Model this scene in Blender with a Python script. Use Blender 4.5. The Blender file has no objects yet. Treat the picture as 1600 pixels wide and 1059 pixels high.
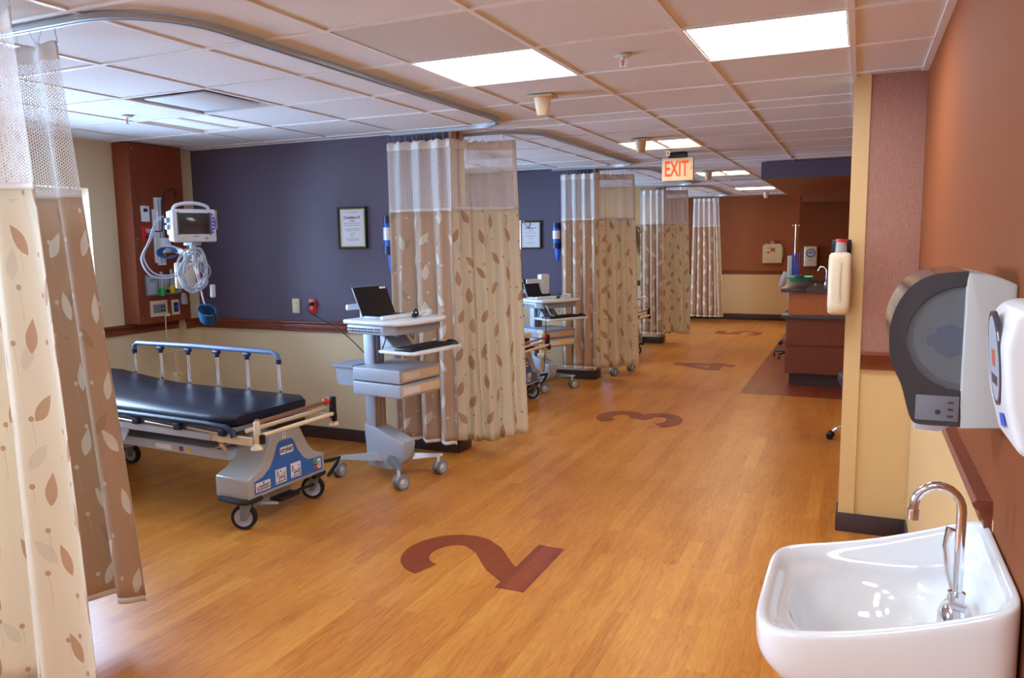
import bpy, bmesh, math, random
from mathutils import Vector, Matrix, Euler

random.seed(7)
SC = bpy.context.scene
COL = SC.collection
PI = math.pi

# ------------------------------------------------------------------ camera, world, light, exposure
CAMZ, CEIL = 1.60, 2.413
def make_camera():
    cd = bpy.data.cameras.new('camera')
    cd.sensor_width = 36.0
    cd.lens = 1214.15 / 1600 * 36.0
    cd.clip_start = 0.05
    co = bpy.data.objects.new('camera', cd)
    COL.objects.link(co)
    p, y, r = .1245, -.4197, -.0142
    cy, sy, cp, sp = math.cos(y), math.sin(y), math.cos(p), math.sin(p)
    f = Vector((sy*cp, cy*cp, -sp))
    rt = Vector((cy, -sy, 0))
    up = rt.cross(f)
    r2 = rt*math.cos(r) + up*math.sin(r)
    u2 = -rt*math.sin(r) + up*math.cos(r)
    m = Matrix((r2, u2, -f)).transposed().to_4x4()
    m.translation = Vector((0, 0, CAMZ))
    co.matrix_world = m
    SC.camera = co
make_camera()

EXPOSURE = 0.95
LAMP = 9.0          # ceiling panel emission
DAY = 21.0           # daylight outside
SC.view_settings.view_transform = 'Standard'
SC.view_settings.look = 'None'
SC.view_settings.gamma = 1.0
SC.view_settings.use_curve_mapping = False
SC.view_settings.exposure = EXPOSURE
W = bpy.data.worlds.new('daylight')
SC.world = W
W.use_nodes = True
bgn = W.node_tree.nodes['Background']
bgn.inputs[0].default_value = (0.55, 0.72, 1.0, 1)
bgn.inputs[1].default_value = DAY

BAYS = 5
PER = 3.353                      # bay pitch along the room
WIN_Y0, WIN_Y1, WIN_Z0, WIN_Z1 = 2.40, 4.20, 0.98, 2.05
XL = -5.40                       # left (window) wall
def portal(y0, y1, z0, z1):
    ld = bpy.data.lights.new('window_portal', 'AREA')
    ld.shape = 'RECTANGLE'; ld.size = y1-y0; ld.size_y = z1-z0
    ld.cycles.is_portal = True
    lo = bpy.data.objects.new('window_portal', ld); COL.objects.link(lo)
    lo.matrix_world = Matrix.Translation((XL-0.26, (y0+y1)/2, (z0+z1)/2)) @ Euler((0, -PI/2, 0)).to_matrix().to_4x4() @ Matrix.Rotation(PI/2, 4, 'Z')
for k in range(-1, 4):
    portal(WIN_Y0+PER*k, WIN_Y1+PER*k, WIN_Z0, WIN_Z1)

# ------------------------------------------------------------------ materials
MATS = {}
def lin(c):
    return tuple(((v/255)/12.92 if v/255 <= .04045 else ((v/255+.055)/1.055)**2.4) for v in c) + (1,)
def mat(name, col, rough=.5, metal=0.0, spec=.5, emit=None, es=0, trans=0, alpha=1, noise=0, nscale=20, bump=0, bscale=200, coat=0):
    m = bpy.data.materials.new(name); m.use_nodes = True
    nt = m.node_tree; b = nt.nodes['Principled BSDF']
    c = lin(col)
    b.inputs['Base Color'].default_value = c
    b.inputs['Roughness'].default_value = rough
    b.inputs['Metallic'].default_value = metal
    b.inputs['Specular IOR Level'].default_value = spec
    b.inputs['Transmission Weight'].default_value = trans
    b.inputs['Alpha'].default_value = alpha
    b.inputs['Coat Weight'].default_value = coat
    if emit:
        b.inputs['Emission Color'].default_value = lin(emit); b.inputs['Emission Strength'].default_value = es
    if noise or bump:
        tc = nt.nodes.new('ShaderNodeTexCoord')
        if noise:
            n = nt.nodes.new('ShaderNodeTexNoise'); n.inputs['Scale'].default_value = nscale; n.inputs['Detail'].default_value = 4
            nt.links.new(tc.outputs['Object'], n.inputs['Vector'])
            mx = nt.nodes.new('ShaderNodeMix'); mx.data_type = 'RGBA'
            mx.inputs[6].default_value = tuple(v*(1-noise) for v in c[:3])+(1,)
            mx.inputs[7].default_value = tuple(min(1, v*(1+noise)) for v in c[:3])+(1,)
            nt.links.new(n.outputs['Fac'], mx.inputs[0]); nt.links.new(mx.outputs[2], b.inputs['Base Color'])
        if bump:
            n2 = nt.nodes.new('ShaderNodeTexNoise'); n2.inputs['Scale'].default_value = bscale; n2.inputs['Detail'].default_value = 2
            nt.links.new(tc.outputs['Object'], n2.inputs['Vector'])
            bp = nt.nodes.new('ShaderNodeBump'); bp.inputs['Strength'].default_value = bump; bp.inputs['Distance'].default_value = .002
            nt.links.new(n2.outputs['Fac'], bp.inputs['Height']); nt.links.new(bp.outputs['Normal'], b.inputs['Normal'])
    MATS[name] = m
    return m

mat('purple', (93, 84, 104), .55, noise=.03, bump=.15)
mat('cream', (226, 204, 162), .5, noise=.02, bump=.15)
mat('cream_warm', (222, 186, 128), .5, noise=.02, bump=.15)
mat('gold', (206, 166, 104), .5, noise=.02, bump=.15)
mat('rust', (142, 76, 38), .8, spec=.25, noise=.03, bump=.15)
mat('rust_dark', (158, 84, 38), .5, noise=.03, bump=.15)
mat('tile', (224, 226, 228), .9, noise=.04, nscale=60, bump=.5, bscale=120)
mat('tee', (240, 240, 240), .4)
mat('white_paint', (235, 232, 226), .5)
mat('base', (66, 50, 52), .45)
mat('chrome', (225, 225, 228), .12, metal=1)
mat('bronze', (176, 132, 104), .3, metal=.8)
mat('steel', (170, 172, 176), .3, metal=1)
mat('track_metal', (188, 196, 200), .4, metal=.75)
mat('black', (18, 18, 20), .4)
mat('rubber', (22, 22, 24), .6)
mat('screen', (12, 12, 16), .15)
mat('monitor_glass', (66, 58, 56), .12)
mat('porcelain', (240, 240, 238), .08, coat=.6)
mat('plastic_white', (226, 228, 230), .35)
mat('plastic_grey', (176, 184, 196), .38)
mat('plastic_cream', (228, 208, 174), .4)
mat('plastic_beige', (222, 206, 168), .45)
mat('shroud', (172, 172, 168), .28, coat=.3)
mat('mid_grey', (128, 134, 142), .4)
mat('dark_grey', (70, 72, 78), .5)
mat('vinyl', (20, 24, 42), .36, bump=.25, bscale=40)
mat('navy', (26, 36, 64), .4)
mat('rail_blue', (96, 120, 160), .4)
mat('decal_blue', (46, 108, 190), .35)
mat('red', (206, 34, 30), .4)
mat('green', (40, 170, 80), .5)
mat('yellow', (222, 196, 30), .5)
mat('mint', (128, 246, 214), .5)
mat('cuff_blue', (30, 96, 146), .6, noise=.1, nscale=40)
mat('bright_blue', (36, 96, 214), .4)
mat('dark_blue', (24, 42, 96), .35)
mat('paper', (232, 234, 240), .3, coat=.5)
mat('ink', (40, 38, 44), .6)
mat('ink_grey', (140, 142, 154), .6)
mat('ink_red', (190, 96, 74), .6)
mat('gold_frame', (196, 178, 104), .35, metal=.6)
mat('counter', (74, 66, 66), .35, noise=.15, nscale=120)
mat('floor_red', (150, 58, 28), .32)
mat('bottle_clear', (214, 206, 206), .2, trans=.5)
mat('lettering', (220, 60, 36), .5, emit=(236, 60, 36), es=.35)
mat('exit_face', (214, 206, 190), .35)
mat('vent_metal', (214, 218, 220), .5)
mat('speaker_grille', (178, 176, 172), .6)
mat('header', (232, 228, 222), .7)
mat('band', (226, 212, 186), .7)
mat('smoke', (70, 72, 76), .12, spec=.6, alpha=1)
mat('dispenser_white', (206, 214, 214), .3)
mat('lamp_on', (255, 252, 246), .5, emit=(232, 244, 255), es=LAMP*1.12)
mat('lamp_warm', (255, 246, 226), .5, emit=(255, 226, 180), es=LAMP*1.15)
mat('lamp_soft', (255, 240, 214), .5, emit=(255, 226, 178), es=LAMP*.45)
mat('lamp_faint_glow', (220, 228, 240), .4, emit=(214, 228, 255), es=.25)  # unlit bay lens, with a faint pale blue glow put into the material
mat('lamp_housing', (216, 196, 160), .4)
mat('violet', (96, 92, 196), .4)
mat('yarn_red', (170, 60, 66), .5)
mat('hole', (6, 6, 6), .8)

def glassy(name, col, rough=.03, ior=1.45):
    m = bpy.data.materials.new(name); m.use_nodes = True
    nt = m.node_tree; nt.nodes.remove(nt.nodes['Principled BSDF'])
    out = nt.nodes['Material Output']
    t = nt.nodes.new('ShaderNodeBsdfTransparent'); t.inputs[0].default_value = lin(col)
    g = nt.nodes.new('ShaderNodeBsdfGlossy'); g.inputs['Roughness'].default_value = rough
    fr = nt.nodes.new('ShaderNodeFresnel'); fr.inputs[0].default_value = ior
    mx = nt.nodes.new('ShaderNodeMixShader')
    nt.links.new(fr.outputs[0], mx.inputs[0]); nt.links.new(t.outputs[0], mx.inputs[1]); nt.links.new(g.outputs[0], mx.inputs[2])
    nt.links.new(mx.outputs[0], out.inputs['Surface'])
    MATS[name] = m
glassy('glass', (240, 246, 250))
def tinted(name, col, keep):
    m = bpy.data.materials.new(name); m.use_nodes = True
    nt = m.node_tree; b = nt.nodes['Principled BSDF']
    b.inputs['Base Color'].default_value = lin(col); b.inputs['Roughness'].default_value = .08
    t = nt.nodes.new('ShaderNodeBsdfTransparent'); t.inputs[0].default_value = lin((222, 228, 232))
    mx = nt.nodes.new('ShaderNodeMixShader'); mx.inputs[0].default_value = keep
    nt.links.new(b.outputs[0], mx.inputs[1]); nt.links.new(t.outputs[0], mx.inputs[2])
    nt.links.new(mx.outputs[0], nt.nodes['Material Output'].inputs['Surface'])
    MATS[name] = m
tinted('smoke_clear', (150, 158, 164), .62)

def wood(name, c1, c2, scale=(1, 1, 12), rough=.4, coat=.2):
    m = bpy.data.materials.new(name); m.use_nodes = True
    nt = m.node_tree; b = nt.nodes['Principled BSDF']
    tc = nt.nodes.new('ShaderNodeTexCoord'); mp = nt.nodes.new('ShaderNodeMapping')
    mp.inputs['Scale'].default_value = scale
    n = nt.nodes.new('ShaderNodeTexNoise'); n.inputs['Scale'].default_value = 3; n.inputs['Detail'].default_value = 6; n.inputs['Distortion'].default_value = .6
    mx = nt.nodes.new('ShaderNodeMix'); mx.data_type = 'RGBA'
    mx.inputs[6].default_value = lin(c1); mx.inputs[7].default_value = lin(c2)
    nt.links.new(tc.outputs['Object'], mp.inputs[0]); nt.links.new(mp.outputs[0], n.inputs['Vector'])
    nt.links.new(n.outputs['Fac'], mx.inputs[0]); nt.links.new(mx.outputs[2], b.inputs['Base Color'])
    b.inputs['Roughness'].default_value = rough; b.inputs['Coat Weight'].default_value = coat
    MATS[name] = m
wood('rail_wood', (104, 44, 24), (140, 64, 34), (6, 6, 20))
wood('laminate', (112, 50, 26), (150, 72, 38), (14, 14, 1.5), .35)
wood('laminate_light', (176, 96, 48), (206, 120, 62), (14, 14, 1.5), .35)
wood('drawer_wood', (104, 46, 28), (136, 62, 38), (14, 14, 1.5), .35)

def floor_mat(name, base, dark, light):
    m = bpy.data.materials.new(name); m.use_nodes = True
    nt = m.node_tree; L = nt.links; b = nt.nodes['Principled BSDF']
    tc = nt.nodes.new('ShaderNodeTexCoord')
    mp = nt.nodes.new('ShaderNodeMapping'); mp.inputs['Rotation'].default_value = (0, 0, PI/2)
    L.new(tc.outputs['Object'], mp.inputs[0])
    br = nt.nodes.new('ShaderNodeTexBrick')
    br.offset = .37; br.inputs['Scale'].default_value = 1
    br.inputs['Brick Width'].default_value = .92; br.inputs['Row Height'].default_value = .077
    br.inputs['Mortar Size'].default_value = .0006; br.inputs['Mortar Smooth'].default_value = .5; br.inputs['Bias'].default_value = 0
    br.inputs['Color1'].default_value = (0, 0, 0, 1); br.inputs['Color2'].default_value = (1, 1, 1, 1); br.inputs['Mortar'].default_value = (0, 0, 0, 1)
    L.new(mp.outputs[0], br.inputs['Vector'])
    # grain stretched along the planks (room y)
    mg = nt.nodes.new('ShaderNodeMapping'); mg.inputs['Scale'].default_value = (34, 3.2, 1)
    L.new(tc.outputs['Object'], mg.inputs[0])
    n1 = nt.nodes.new('ShaderNodeTexNoise'); n1.inputs['Scale'].default_value = 1.6; n1.inputs['Detail'].default_value = 8; n1.inputs['Distortion'].default_value = 1.4; n1.inputs['Roughness'].default_value = .62
    # offset the grain per plank
    vm = nt.nodes.new('ShaderNodeVectorMath'); vm.operation = 'MULTIPLY_ADD'
    vm.inputs[1].default_value = (40, 17, 5)
    L.new(br.outputs['Color'], vm.inputs[0]); L.new(mg.outputs[0], vm.inputs[2])
    L.new(vm.outputs[0], n1.inputs['Vector'])
    bw = nt.nodes.new('ShaderNodeRGBToBW'); L.new(br.outputs['Color'], bw.inputs[0])
    big = nt.nodes.new('ShaderNodeTexNoise'); big.inputs['Scale'].default_value = 2.2; L.new(tc.outputs['Object'], big.inputs['Vector'])
    a = nt.nodes.new('ShaderNodeMath'); a.operation = 'MULTIPLY_ADD'; a.inputs[1].default_value = .21; L.new(bw.outputs[0], a.inputs[0])
    a1 = nt.nodes.new('ShaderNodeMath'); a1.operation = 'MULTIPLY'; a1.inputs[1].default_value = 1.0; L.new(n1.outputs['Fac'], a1.inputs[0])
    L.new(a1.outputs[0], a.inputs[2])
    a2 = nt.nodes.new('ShaderNodeMath'); a2.operation = 'MULTIPLY_ADD'; a2.inputs[1].default_value = .3; L.new(big.outputs['Fac'], a2.inputs[0]); L.new(a.outputs[0], a2.inputs[2])
    cr = nt.nodes.new('ShaderNodeValToRGB'); e = cr.color_ramp.elements
    e[0].position = .45; e[0].color = lin(dark); e[1].position = 1.0; e[1].color = lin(light)
    mid = e.new(.70); mid.color = lin(base)
    L.new(a2.outputs[0], cr.inputs[0])
    L.new(cr.outputs[0], b.inputs['Base Color'])
    rr = nt.nodes.new('ShaderNodeMapRange'); rr.inputs[3].default_value = .24; rr.inputs[4].default_value = .40
    L.new(n1.outputs['Fac'], rr.inputs[0]); L.new(rr.outputs[0], b.inputs['Roughness'])
    bp = nt.nodes.new('ShaderNodeBump'); bp.inputs['Strength'].default_value = .18; bp.inputs['Distance'].default_value = .0012
    L.new(n1.outputs['Fac'], bp.inputs['Height']); L.new(bp.outputs[0], b.inputs['Normal'])
    MATS[name] = m
floor_mat('floor_wood', (194, 120, 44), (162, 86, 24), (214, 146, 64))
floor_mat('floor_cherry', (132, 54, 28), (106, 38, 18), (152, 72, 38))

def weave(name, c1, c2):
    m = bpy.data.materials.new(name); m.use_nodes = True
    nt = m.node_tree; L = nt.links; b = nt.nodes['Principled BSDF']
    tc = nt.nodes.new('ShaderNodeTexCoord')
    fs = []
    for sc in ((420, 420, 14), (90, 90, 300)):
        mp = nt.nodes.new('ShaderNodeMapping'); mp.inputs['Scale'].default_value = sc
        n = nt.nodes.new('ShaderNodeTexNoise'); n.inputs['Scale'].default_value = 1.0; n.inputs['Detail'].default_value = 2
        L.new(tc.outputs['Object'], mp.inputs[0]); L.new(mp.outputs[0], n.inputs['Vector']); fs.append(n)
    ad = nt.nodes.new('ShaderNodeMath'); ad.operation = 'ADD'; L.new(fs[0].outputs['Fac'], ad.inputs[0]); L.new(fs[1].outputs['Fac'], ad.inputs[1])
    mr = nt.nodes.new('ShaderNodeMapRange'); mr.inputs[1].default_value = .7; mr.inputs[2].default_value = 1.3; L.new(ad.outputs[0], mr.inputs[0])
    mx = nt.nodes.new('ShaderNodeMix'); mx.data_type = 'RGBA'; mx.inputs[6].default_value = lin(c1); mx.inputs[7].default_value = lin(c2)
    L.new(mr.outputs[0], mx.inputs[0]); L.new(mx.outputs[2], b.inputs['Base Color']); b.inputs['Roughness'].default_value = .6
    MATS[name] = m
weave('wallpaper', (156, 106, 90), (184, 134, 116))

def math_node(nt, op, a, b=None, c=None):
    n = nt.nodes.new('ShaderNodeMath'); n.operation = op
    for i, v in enumerate((a, b, c)):
        if v is None: continue
        if isinstance(v, (int, float)): n.inputs[i].default_value = v
        else: nt.links.new(v, n.inputs[i])
    return n.outputs[0]

def leaf_fabric(name, ground, leafc, ghost):
    """woven cloth: scattered leaves, dots and thin stems laid out in cloth metres (UV)"""
    m = bpy.data.materials.new(name); m.use_nodes = True
    nt = m.node_tree; L = nt.links; b = nt.nodes['Principled BSDF']
    M = lambda op, a, b_=None, c=None: math_node(nt, op, a, b_, c)
    uv = nt.nodes.new('ShaderNodeUVMap').outputs[0]
    sx = nt.nodes.new('ShaderNodeSeparateXYZ'); L.new(uv, sx.inputs[0])
    U, V = sx.outputs[0], sx.outputs[1]
    def leaves(cw, ch, ou, ov, Lh, Wh, seed, keep):
        u = M('DIVIDE', M('ADD', U, ou), cw)
        col = M('FLOOR', u)
        v = M('ADD', M('DIVIDE', M('ADD', V, ov), ch), M('MULTIPLY', M('MODULO', M('ABSOLUTE', col), 2.0), .5))
        row = M('FLOOR', v)
        cb = nt.nodes.new('ShaderNodeCombineXYZ'); L.new(col, cb.inputs[0]); L.new(row, cb.inputs[1]); cb.inputs[2].default_value = seed
        wn = nt.nodes.new('ShaderNodeTexWhiteNoise'); wn.noise_dimensions = '3D'; L.new(cb.outputs[0], wn.inputs['Vector'])
        sp = nt.nodes.new('ShaderNodeSeparateColor'); L.new(wn.outputs['Color'], sp.inputs[0])
        r1, r2, r3 = sp.outputs[0], sp.outputs[1], sp.outputs[2]
        x = M('MULTIPLY', M('SUBTRACT', M('SUBTRACT', u, col), M('MULTIPLY_ADD', r1, .36, .32)), cw)
        y = M('MULTIPLY', M('SUBTRACT', M('SUBTRACT', v, row), M('MULTIPLY_ADD', r2, .30, .35)), ch)
        ang = M('MULTIPLY_ADD', r3, 1.5, -.75)
        ca, sa = M('COSINE', ang), M('SINE', ang)
        xr = M('ADD', M('MULTIPLY', x, ca), M('MULTIPLY', y, sa))
        yr = M('SUBTRACT', M('MULTIPLY', y, ca), M('MULTIPLY', x, sa))
        t = M('DIVIDE', yr, Lh)
        # teardrop: widest a little below the middle, pointed tip
        prof = M('MULTIPLY', M('SUBTRACT', 1.0, M('MULTIPLY', t, t)), M('MULTIPLY_ADD', t, -.28, 1.0))
        w = M('MULTIPLY', prof, Wh)
        inside = M('LESS_THAN', M('ABSOLUTE', xr), w)
        if keep < 1: inside = M('MULTIPLY', inside, M('LESS_THAN', wn.outputs['Value'], keep))
        return inside
    def dots(cw, ch, ou, r, seed):
        u = M('DIVIDE', M('ADD', U, ou), cw); col = M('FLOOR', u)
        v = M('DIVIDE', V, ch); row = M('FLOOR', v)
        cb = nt.nodes.new('ShaderNodeCombineXYZ'); L.new(col, cb.inputs[0]); L.new(row, cb.inputs[1]); cb.inputs[2].default_value = seed
        wn = nt.nodes.new('ShaderNodeTexWhiteNoise'); wn.noise_dimensions = '3D'; L.new(cb.outputs[0], wn.inputs['Vector'])
        sp = nt.nodes.new('ShaderNodeSeparateColor'); L.new(wn.outputs['Color'], sp.inputs[0])
        x = M('MULTIPLY', M('SUBTRACT', M('SUBTRACT', u, col), M('MULTIPLY_ADD', sp.outputs[0], .7, .15)), cw)
        y = M('MULTIPLY', M('SUBTRACT', M('SUBTRACT', v, row), M('MULTIPLY_ADD', sp.outputs[1], .7, .15)), ch)
        d = M('SQRT', M('ADD', M('MULTIPLY', x, x), M('MULTIPLY', y, y)))
        dot = M('LESS_THAN', d, r)
        stem = M('MULTIPLY', M('LESS_THAN', M('ABSOLUTE', M('ADD', x, M('MULTIPLY', M('SINE', M('MULTIPLY', y, 18.0)), .006))), .0011), M('MULTIPLY', M('LESS_THAN', y, 0.0), M('GREATER_THAN', y, -.11)))
        return dot, stem
    lf = leaves(.155, .27, 0, 0, .060, .0245, 3.3, 1)
    gh = leaves(.19, .34, .06, .11, .055, .021, 9.1, .8)
    d1, s1 = dots(.14, .19, .03, .0095, 5.2)
    mainm = M('MAXIMUM', lf, M('MAXIMUM', d1, M('MULTIPLY', s1, .55)))
    ns = nt.nodes.new('ShaderNodeTexNoise'); ns.inputs['Scale'].default_value = 700; ns.inputs['Detail'].default_value = 1; L.new(uv, ns.inputs['Vector'])
    g0 = nt.nodes.new('ShaderNodeMix'); g0.data_type = 'RGBA'; g0.inputs[6].default_value = lin(ground); g0.inputs[7].default_value = lin(ghost)
    L.new(M('MULTIPLY', gh, .5), g0.inputs[0])
    g1 = nt.nodes.new('ShaderNodeMix'); g1.data_type = 'RGBA'; L.new(g0.outputs[2], g1.inputs[6]); g1.inputs[7].default_value = lin(leafc)
    L.new(mainm, g1.inputs[0])
    L.new(g1.outputs[2], b.inputs['Base Color'])
    b.inputs['Roughness'].default_value = .62
    b.inputs['Sheen Weight'].default_value = .15
    bp = nt.nodes.new('ShaderNodeBump'); bp.inputs['Strength'].default_value = .12; bp.inputs['Distance'].default_value = .001
    L.new(ns.outputs['Fac'], bp.inputs['Height']); L.new(bp.outputs[0], b.inputs['Normal'])
    # light passes a little through the cloth
    tr = nt.nodes.new('ShaderNodeBsdfTranslucent'); L.new(g1.outputs[2], tr.inputs[0])
    mx = nt.nodes.new('ShaderNodeMixShader'); mx.inputs[0].default_value = .22
    L.new(b.outputs[0], mx.inputs[1]); L.new(tr.outputs[0], mx.inputs[2])
    L.new(mx.outputs[0], nt.nodes['Material Output'].inputs['Surface'])
    MATS[name] = m
leaf_fabric('fabric_cream', (236, 224, 198), (200, 162, 128), (210, 200, 178))
leaf_fabric('fabric_tan', (212, 182, 154), (242, 236, 224), (178, 146, 116))

def net_mat():
    m = bpy.data.materials.new('curtain_net'); m.use_nodes = True
    nt = m.node_tree; L = nt.links; b = nt.nodes['Principled BSDF']
    M = lambda op, a, b_=None, c=None: math_node(nt, op, a, b_, c)
    uv = nt.nodes.new('ShaderNodeUVMap').outputs[0]
    sx = nt.nodes.new('ShaderNodeSeparateXYZ'); L.new(uv, sx.inputs[0])
    u = M('DIVIDE', sx.outputs[0], .0135); col = M('FLOOR', u)
    v = M('ADD', M('DIVIDE', sx.outputs[1], .0115), M('MULTIPLY', M('MODULO', M('ABSOLUTE', col), 2.0), .5))
    fx = M('SUBTRACT', M('FRACT', u), .5); fy = M('SUBTRACT', M('FRACT', v), .5)
    d = M('SQRT', M('ADD', M('MULTIPLY', fx, fx), M('MULTIPLY', fy, fy)))
    hole = M('LESS_THAN', d, .34)
    b.inputs['Base Color'].default_value = lin((242, 240, 236)); b.inputs['Roughness'].default_value = .6
    t = nt.nodes.new('ShaderNodeBsdfTransparent')
    mx = nt.nodes.new('ShaderNodeMixShader'); L.new(hole, mx.inputs[0]); L.new(b.outputs[0], mx.inputs[1]); L.new(t.outputs[0], mx.inputs[2])
    L.new(mx.outputs[0], nt.nodes['Material Output'].inputs['Surface'])
    MATS['net'] = m
net_mat()

def perforated():
    m = bpy.data.materials.new('perforated'); m.use_nodes = True
    nt = m.node_tree; L = nt.links; b = nt.nodes['Principled BSDF']
    M = lambda op, a, b_=None, c=None: math_node(nt, op, a, b_, c)
    tc = nt.nodes.new('ShaderNodeTexCoord'); sx = nt.nodes.new('ShaderNodeSeparateXYZ'); L.new(tc.outputs['Object'], sx.inputs[0])
    fx = M('SUBTRACT', M('FRACT', M('DIVIDE', sx.outputs[0], .008)), .5); fy = M('SUBTRACT', M('FRACT', M('DIVIDE', sx.outputs[1], .008)), .5)
    d = M('SQRT', M('ADD', M('MULTIPLY', fx, fx), M('MULTIPLY', fy, fy)))
    h = M('LESS_THAN', d, .27)
    mx = nt.nodes.new('ShaderNodeMix'); mx.data_type = 'RGBA'; mx.inputs[6].default_value = lin((232, 232, 232)); mx.inputs[7].default_value = lin((120, 120, 120))
    L.new(h, mx.inputs[0]); L.new(mx.outputs[2], b.inputs['Base Color']); b.inputs['Roughness'].default_value = .5
    MATS['perforated'] = m
perforated()

# ------------------------------------------------------------------ mesh helpers
def sm_poly(pts, closed=False, n=6):
    """Catmull-Rom through points"""
    P = [Vector(p) for p in pts]; out = []
    N = len(P); segs = N if closed else N-1
    for i in range(segs):
        p0 = P[(i-1) % N] if (closed or i > 0) else P[0]*2-P[1]
        p1 = P[i]; p2 = P[(i+1) % N]
        p3 = P[(i+2) % N] if (closed or i+2 < N) else P[-1]*2-P[-2]
        for k in range(n):
            t = k/n
            out.append(.5*((2*p1)+(-p0+p2)*t+(2*p0-5*p1+4*p2-p3)*t*t+(-p0+3*p1-3*p2+p3)*t**3))
    if not closed: out.append(P[-1])
    return out

class MB:
    def __init__(s):
        s.bm = bmesh.new(); s.mats = []; s.cur = 0; s.M = Matrix.Identity(4)
    def m(s, name):
        if name not in s.mats: s.mats.append(name)
        s.cur = s.mats.index(name); return s
    def _merge(s, bm, T):
        me = bpy.data.meshes.new('t'); bm.to_mesh(me); bm.free()
        me.transform(s.M @ T)
        if (s.M @ T).determinant() < 0: me.flip_normals()
        n0 = len(s.bm.faces)
        s.bm.from_mesh(me); bpy.data.meshes.remove(me)
        s.bm.faces.ensure_lookup_table()
        for f in s.bm.faces[n0:]: f.material_index = s.cur
        return s
    def box(s, lo, hi, bev=0, seg=2, rot=None, piv=None):
        lo = Vector(lo); hi = Vector(hi); c = (lo+hi)/2; d = hi-lo
        bm = bmesh.new(); bmesh.ops.create_cube(bm, size=1)
        bmesh.ops.scale(bm, vec=d, verts=bm.verts)
        if bev > 0:
            bev = min(bev, min(abs(v) for v in d)*.49)
            bmesh.ops.bevel(bm, geom=bm.edges[:], offset=bev, segments=seg, affect='EDGES', profile=.5)
        T = Matrix.Translation(c)
        if rot:
            p = Vector(piv) if piv else c
            T = Matrix.Translation(p) @ Euler(rot).to_matrix().to_4x4() @ Matrix.Translation(c-p)
        return s._merge(bm, T)
    def cyl(s, p0, p1, r0, r1=None, n=20, bev=0):
        p0 = Vector(p0); p1 = Vector(p1); d = p1-p0; r1 = r0 if r1 is None else r1
        bm = bmesh.new()
        bmesh.ops.create_cone(bm, cap_ends=True, segments=n, radius1=r0, radius2=r1, depth=d.length)
        if bev:
            es = [e for e in bm.edges if abs(e.verts[0].co.z-e.verts[1].co.z) < 1e-6]
            bmesh.ops.bevel(bm, geom=es, offset=bev, segments=2, affect='EDGES')
        T = Matrix.Translation((p0+p1)/2) @ d.to_track_quat('Z', 'Y').to_matrix().to_4x4()
        return s._merge(bm, T)
    def sph(s, c, r, sc=(1, 1, 1), n=16):
        bm = bmesh.new(); bmesh.ops.create_uvsphere(bm, u_segments=n, v_segments=max(6, n//2), radius=r)
        return s._merge(bm, Matrix.Translation(c) @ Matrix.Diagonal((*sc, 1)))
    def tube(s, pts, r, n=8, smooth=0, closed=False):
        P = sm_poly(pts, closed, smooth) if smooth else [Vector(p) for p in pts]
        bm = bmesh.new(); rings = []
        N = len(P); up = None
        for i, p in enumerate(P):
            if closed: t = P[(i+1) % N]-P[i-1]
            else: t = (P[min(i+1, N-1)]-P[max(i-1, 0)])
            t.normalize()
            if up is None:
                up = t.orthogonal().normalized()
            up = (up - t*up.dot(t))
            if up.length < 1e-6: up = t.orthogonal()
            up.normalize(); sd = t.cross(up)
            rr = r[i] if isinstance(r, (list, tuple)) else r
            rings.append([bm.verts.new(p+(up*math.cos(a)+sd*math.sin(a))*rr) for a in [2*PI*k/n for k in range(n)]])
        for i in range(N-1 if not closed else N):
            A = rings[i]; B = rings[(i+1) % N]
            for k in range(n): bm.faces.new((A[k], A[(k+1) % n], B[(k+1) % n], B[k]))
        if not closed:
            bm.faces.new(rings[0][::-1]); bm.faces.new(rings[-1])
        bmesh.ops.recalc_face_normals(bm, faces=bm.faces)
        return s._merge(bm, Matrix.Identity(4))
    def lathe(s, prof, c=(0, 0, 0), axis=(0, 0, 1), n=24):
        bm = bmesh.new(); rings = []
        for r, z in prof:
            if r < 1e-5: rings.append([bm.verts.new((0, 0, z))])
            else: rings.append([bm.verts.new((r*math.cos(2*PI*k/n), r*math.sin(2*PI*k/n), z)) for k in range(n)])
        for A, B in zip(rings, rings[1:]):
            for k in range(n):
                k2 = (k+1) % n
                if len(A) == 1 and len(B) == 1: continue
                if len(A) == 1: bm.faces.new((A[0], B[k], B[k2]))
                elif len(B) == 1: bm.faces.new((A[k], A[k2], B[0]))
                else: bm.faces.new((A[k], A[k2], B[k2], B[k]))
        bmesh.ops.recalc_face_normals(bm, faces=bm.faces)
        T = Matrix.Translation(c) @ Vector(axis).to_track_quat('Z', 'Y').to_matrix().to_4x4()
        return s._merge(bm, T)
    def prism(s, poly, z0, z1, T=None, bev=0, seg=2):
        """polygon in local xy extruded from z0 to z1, placed by matrix T"""
        bm = bmesh.new()
        vs = [bm.verts.new((p[0], p[1], z0)) for p in poly]
        f = bm.faces.new(vs)
        r = bmesh.ops.extrude_face_region(bm, geom=[f])
        for v in [g for g in r['geom'] if isinstance(g, bmesh.types.BMVert)]: v.co.z = z1
        bmesh.ops.recalc_face_normals(bm, faces=bm.faces)
        if bev:
            bmesh.ops.bevel(bm, geom=bm.edges[:], offset=bev, segments=seg, affect='EDGES', profile=.5, clamp_overlap=True)
        return s._merge(bm, T or Matrix.Identity(4))
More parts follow.
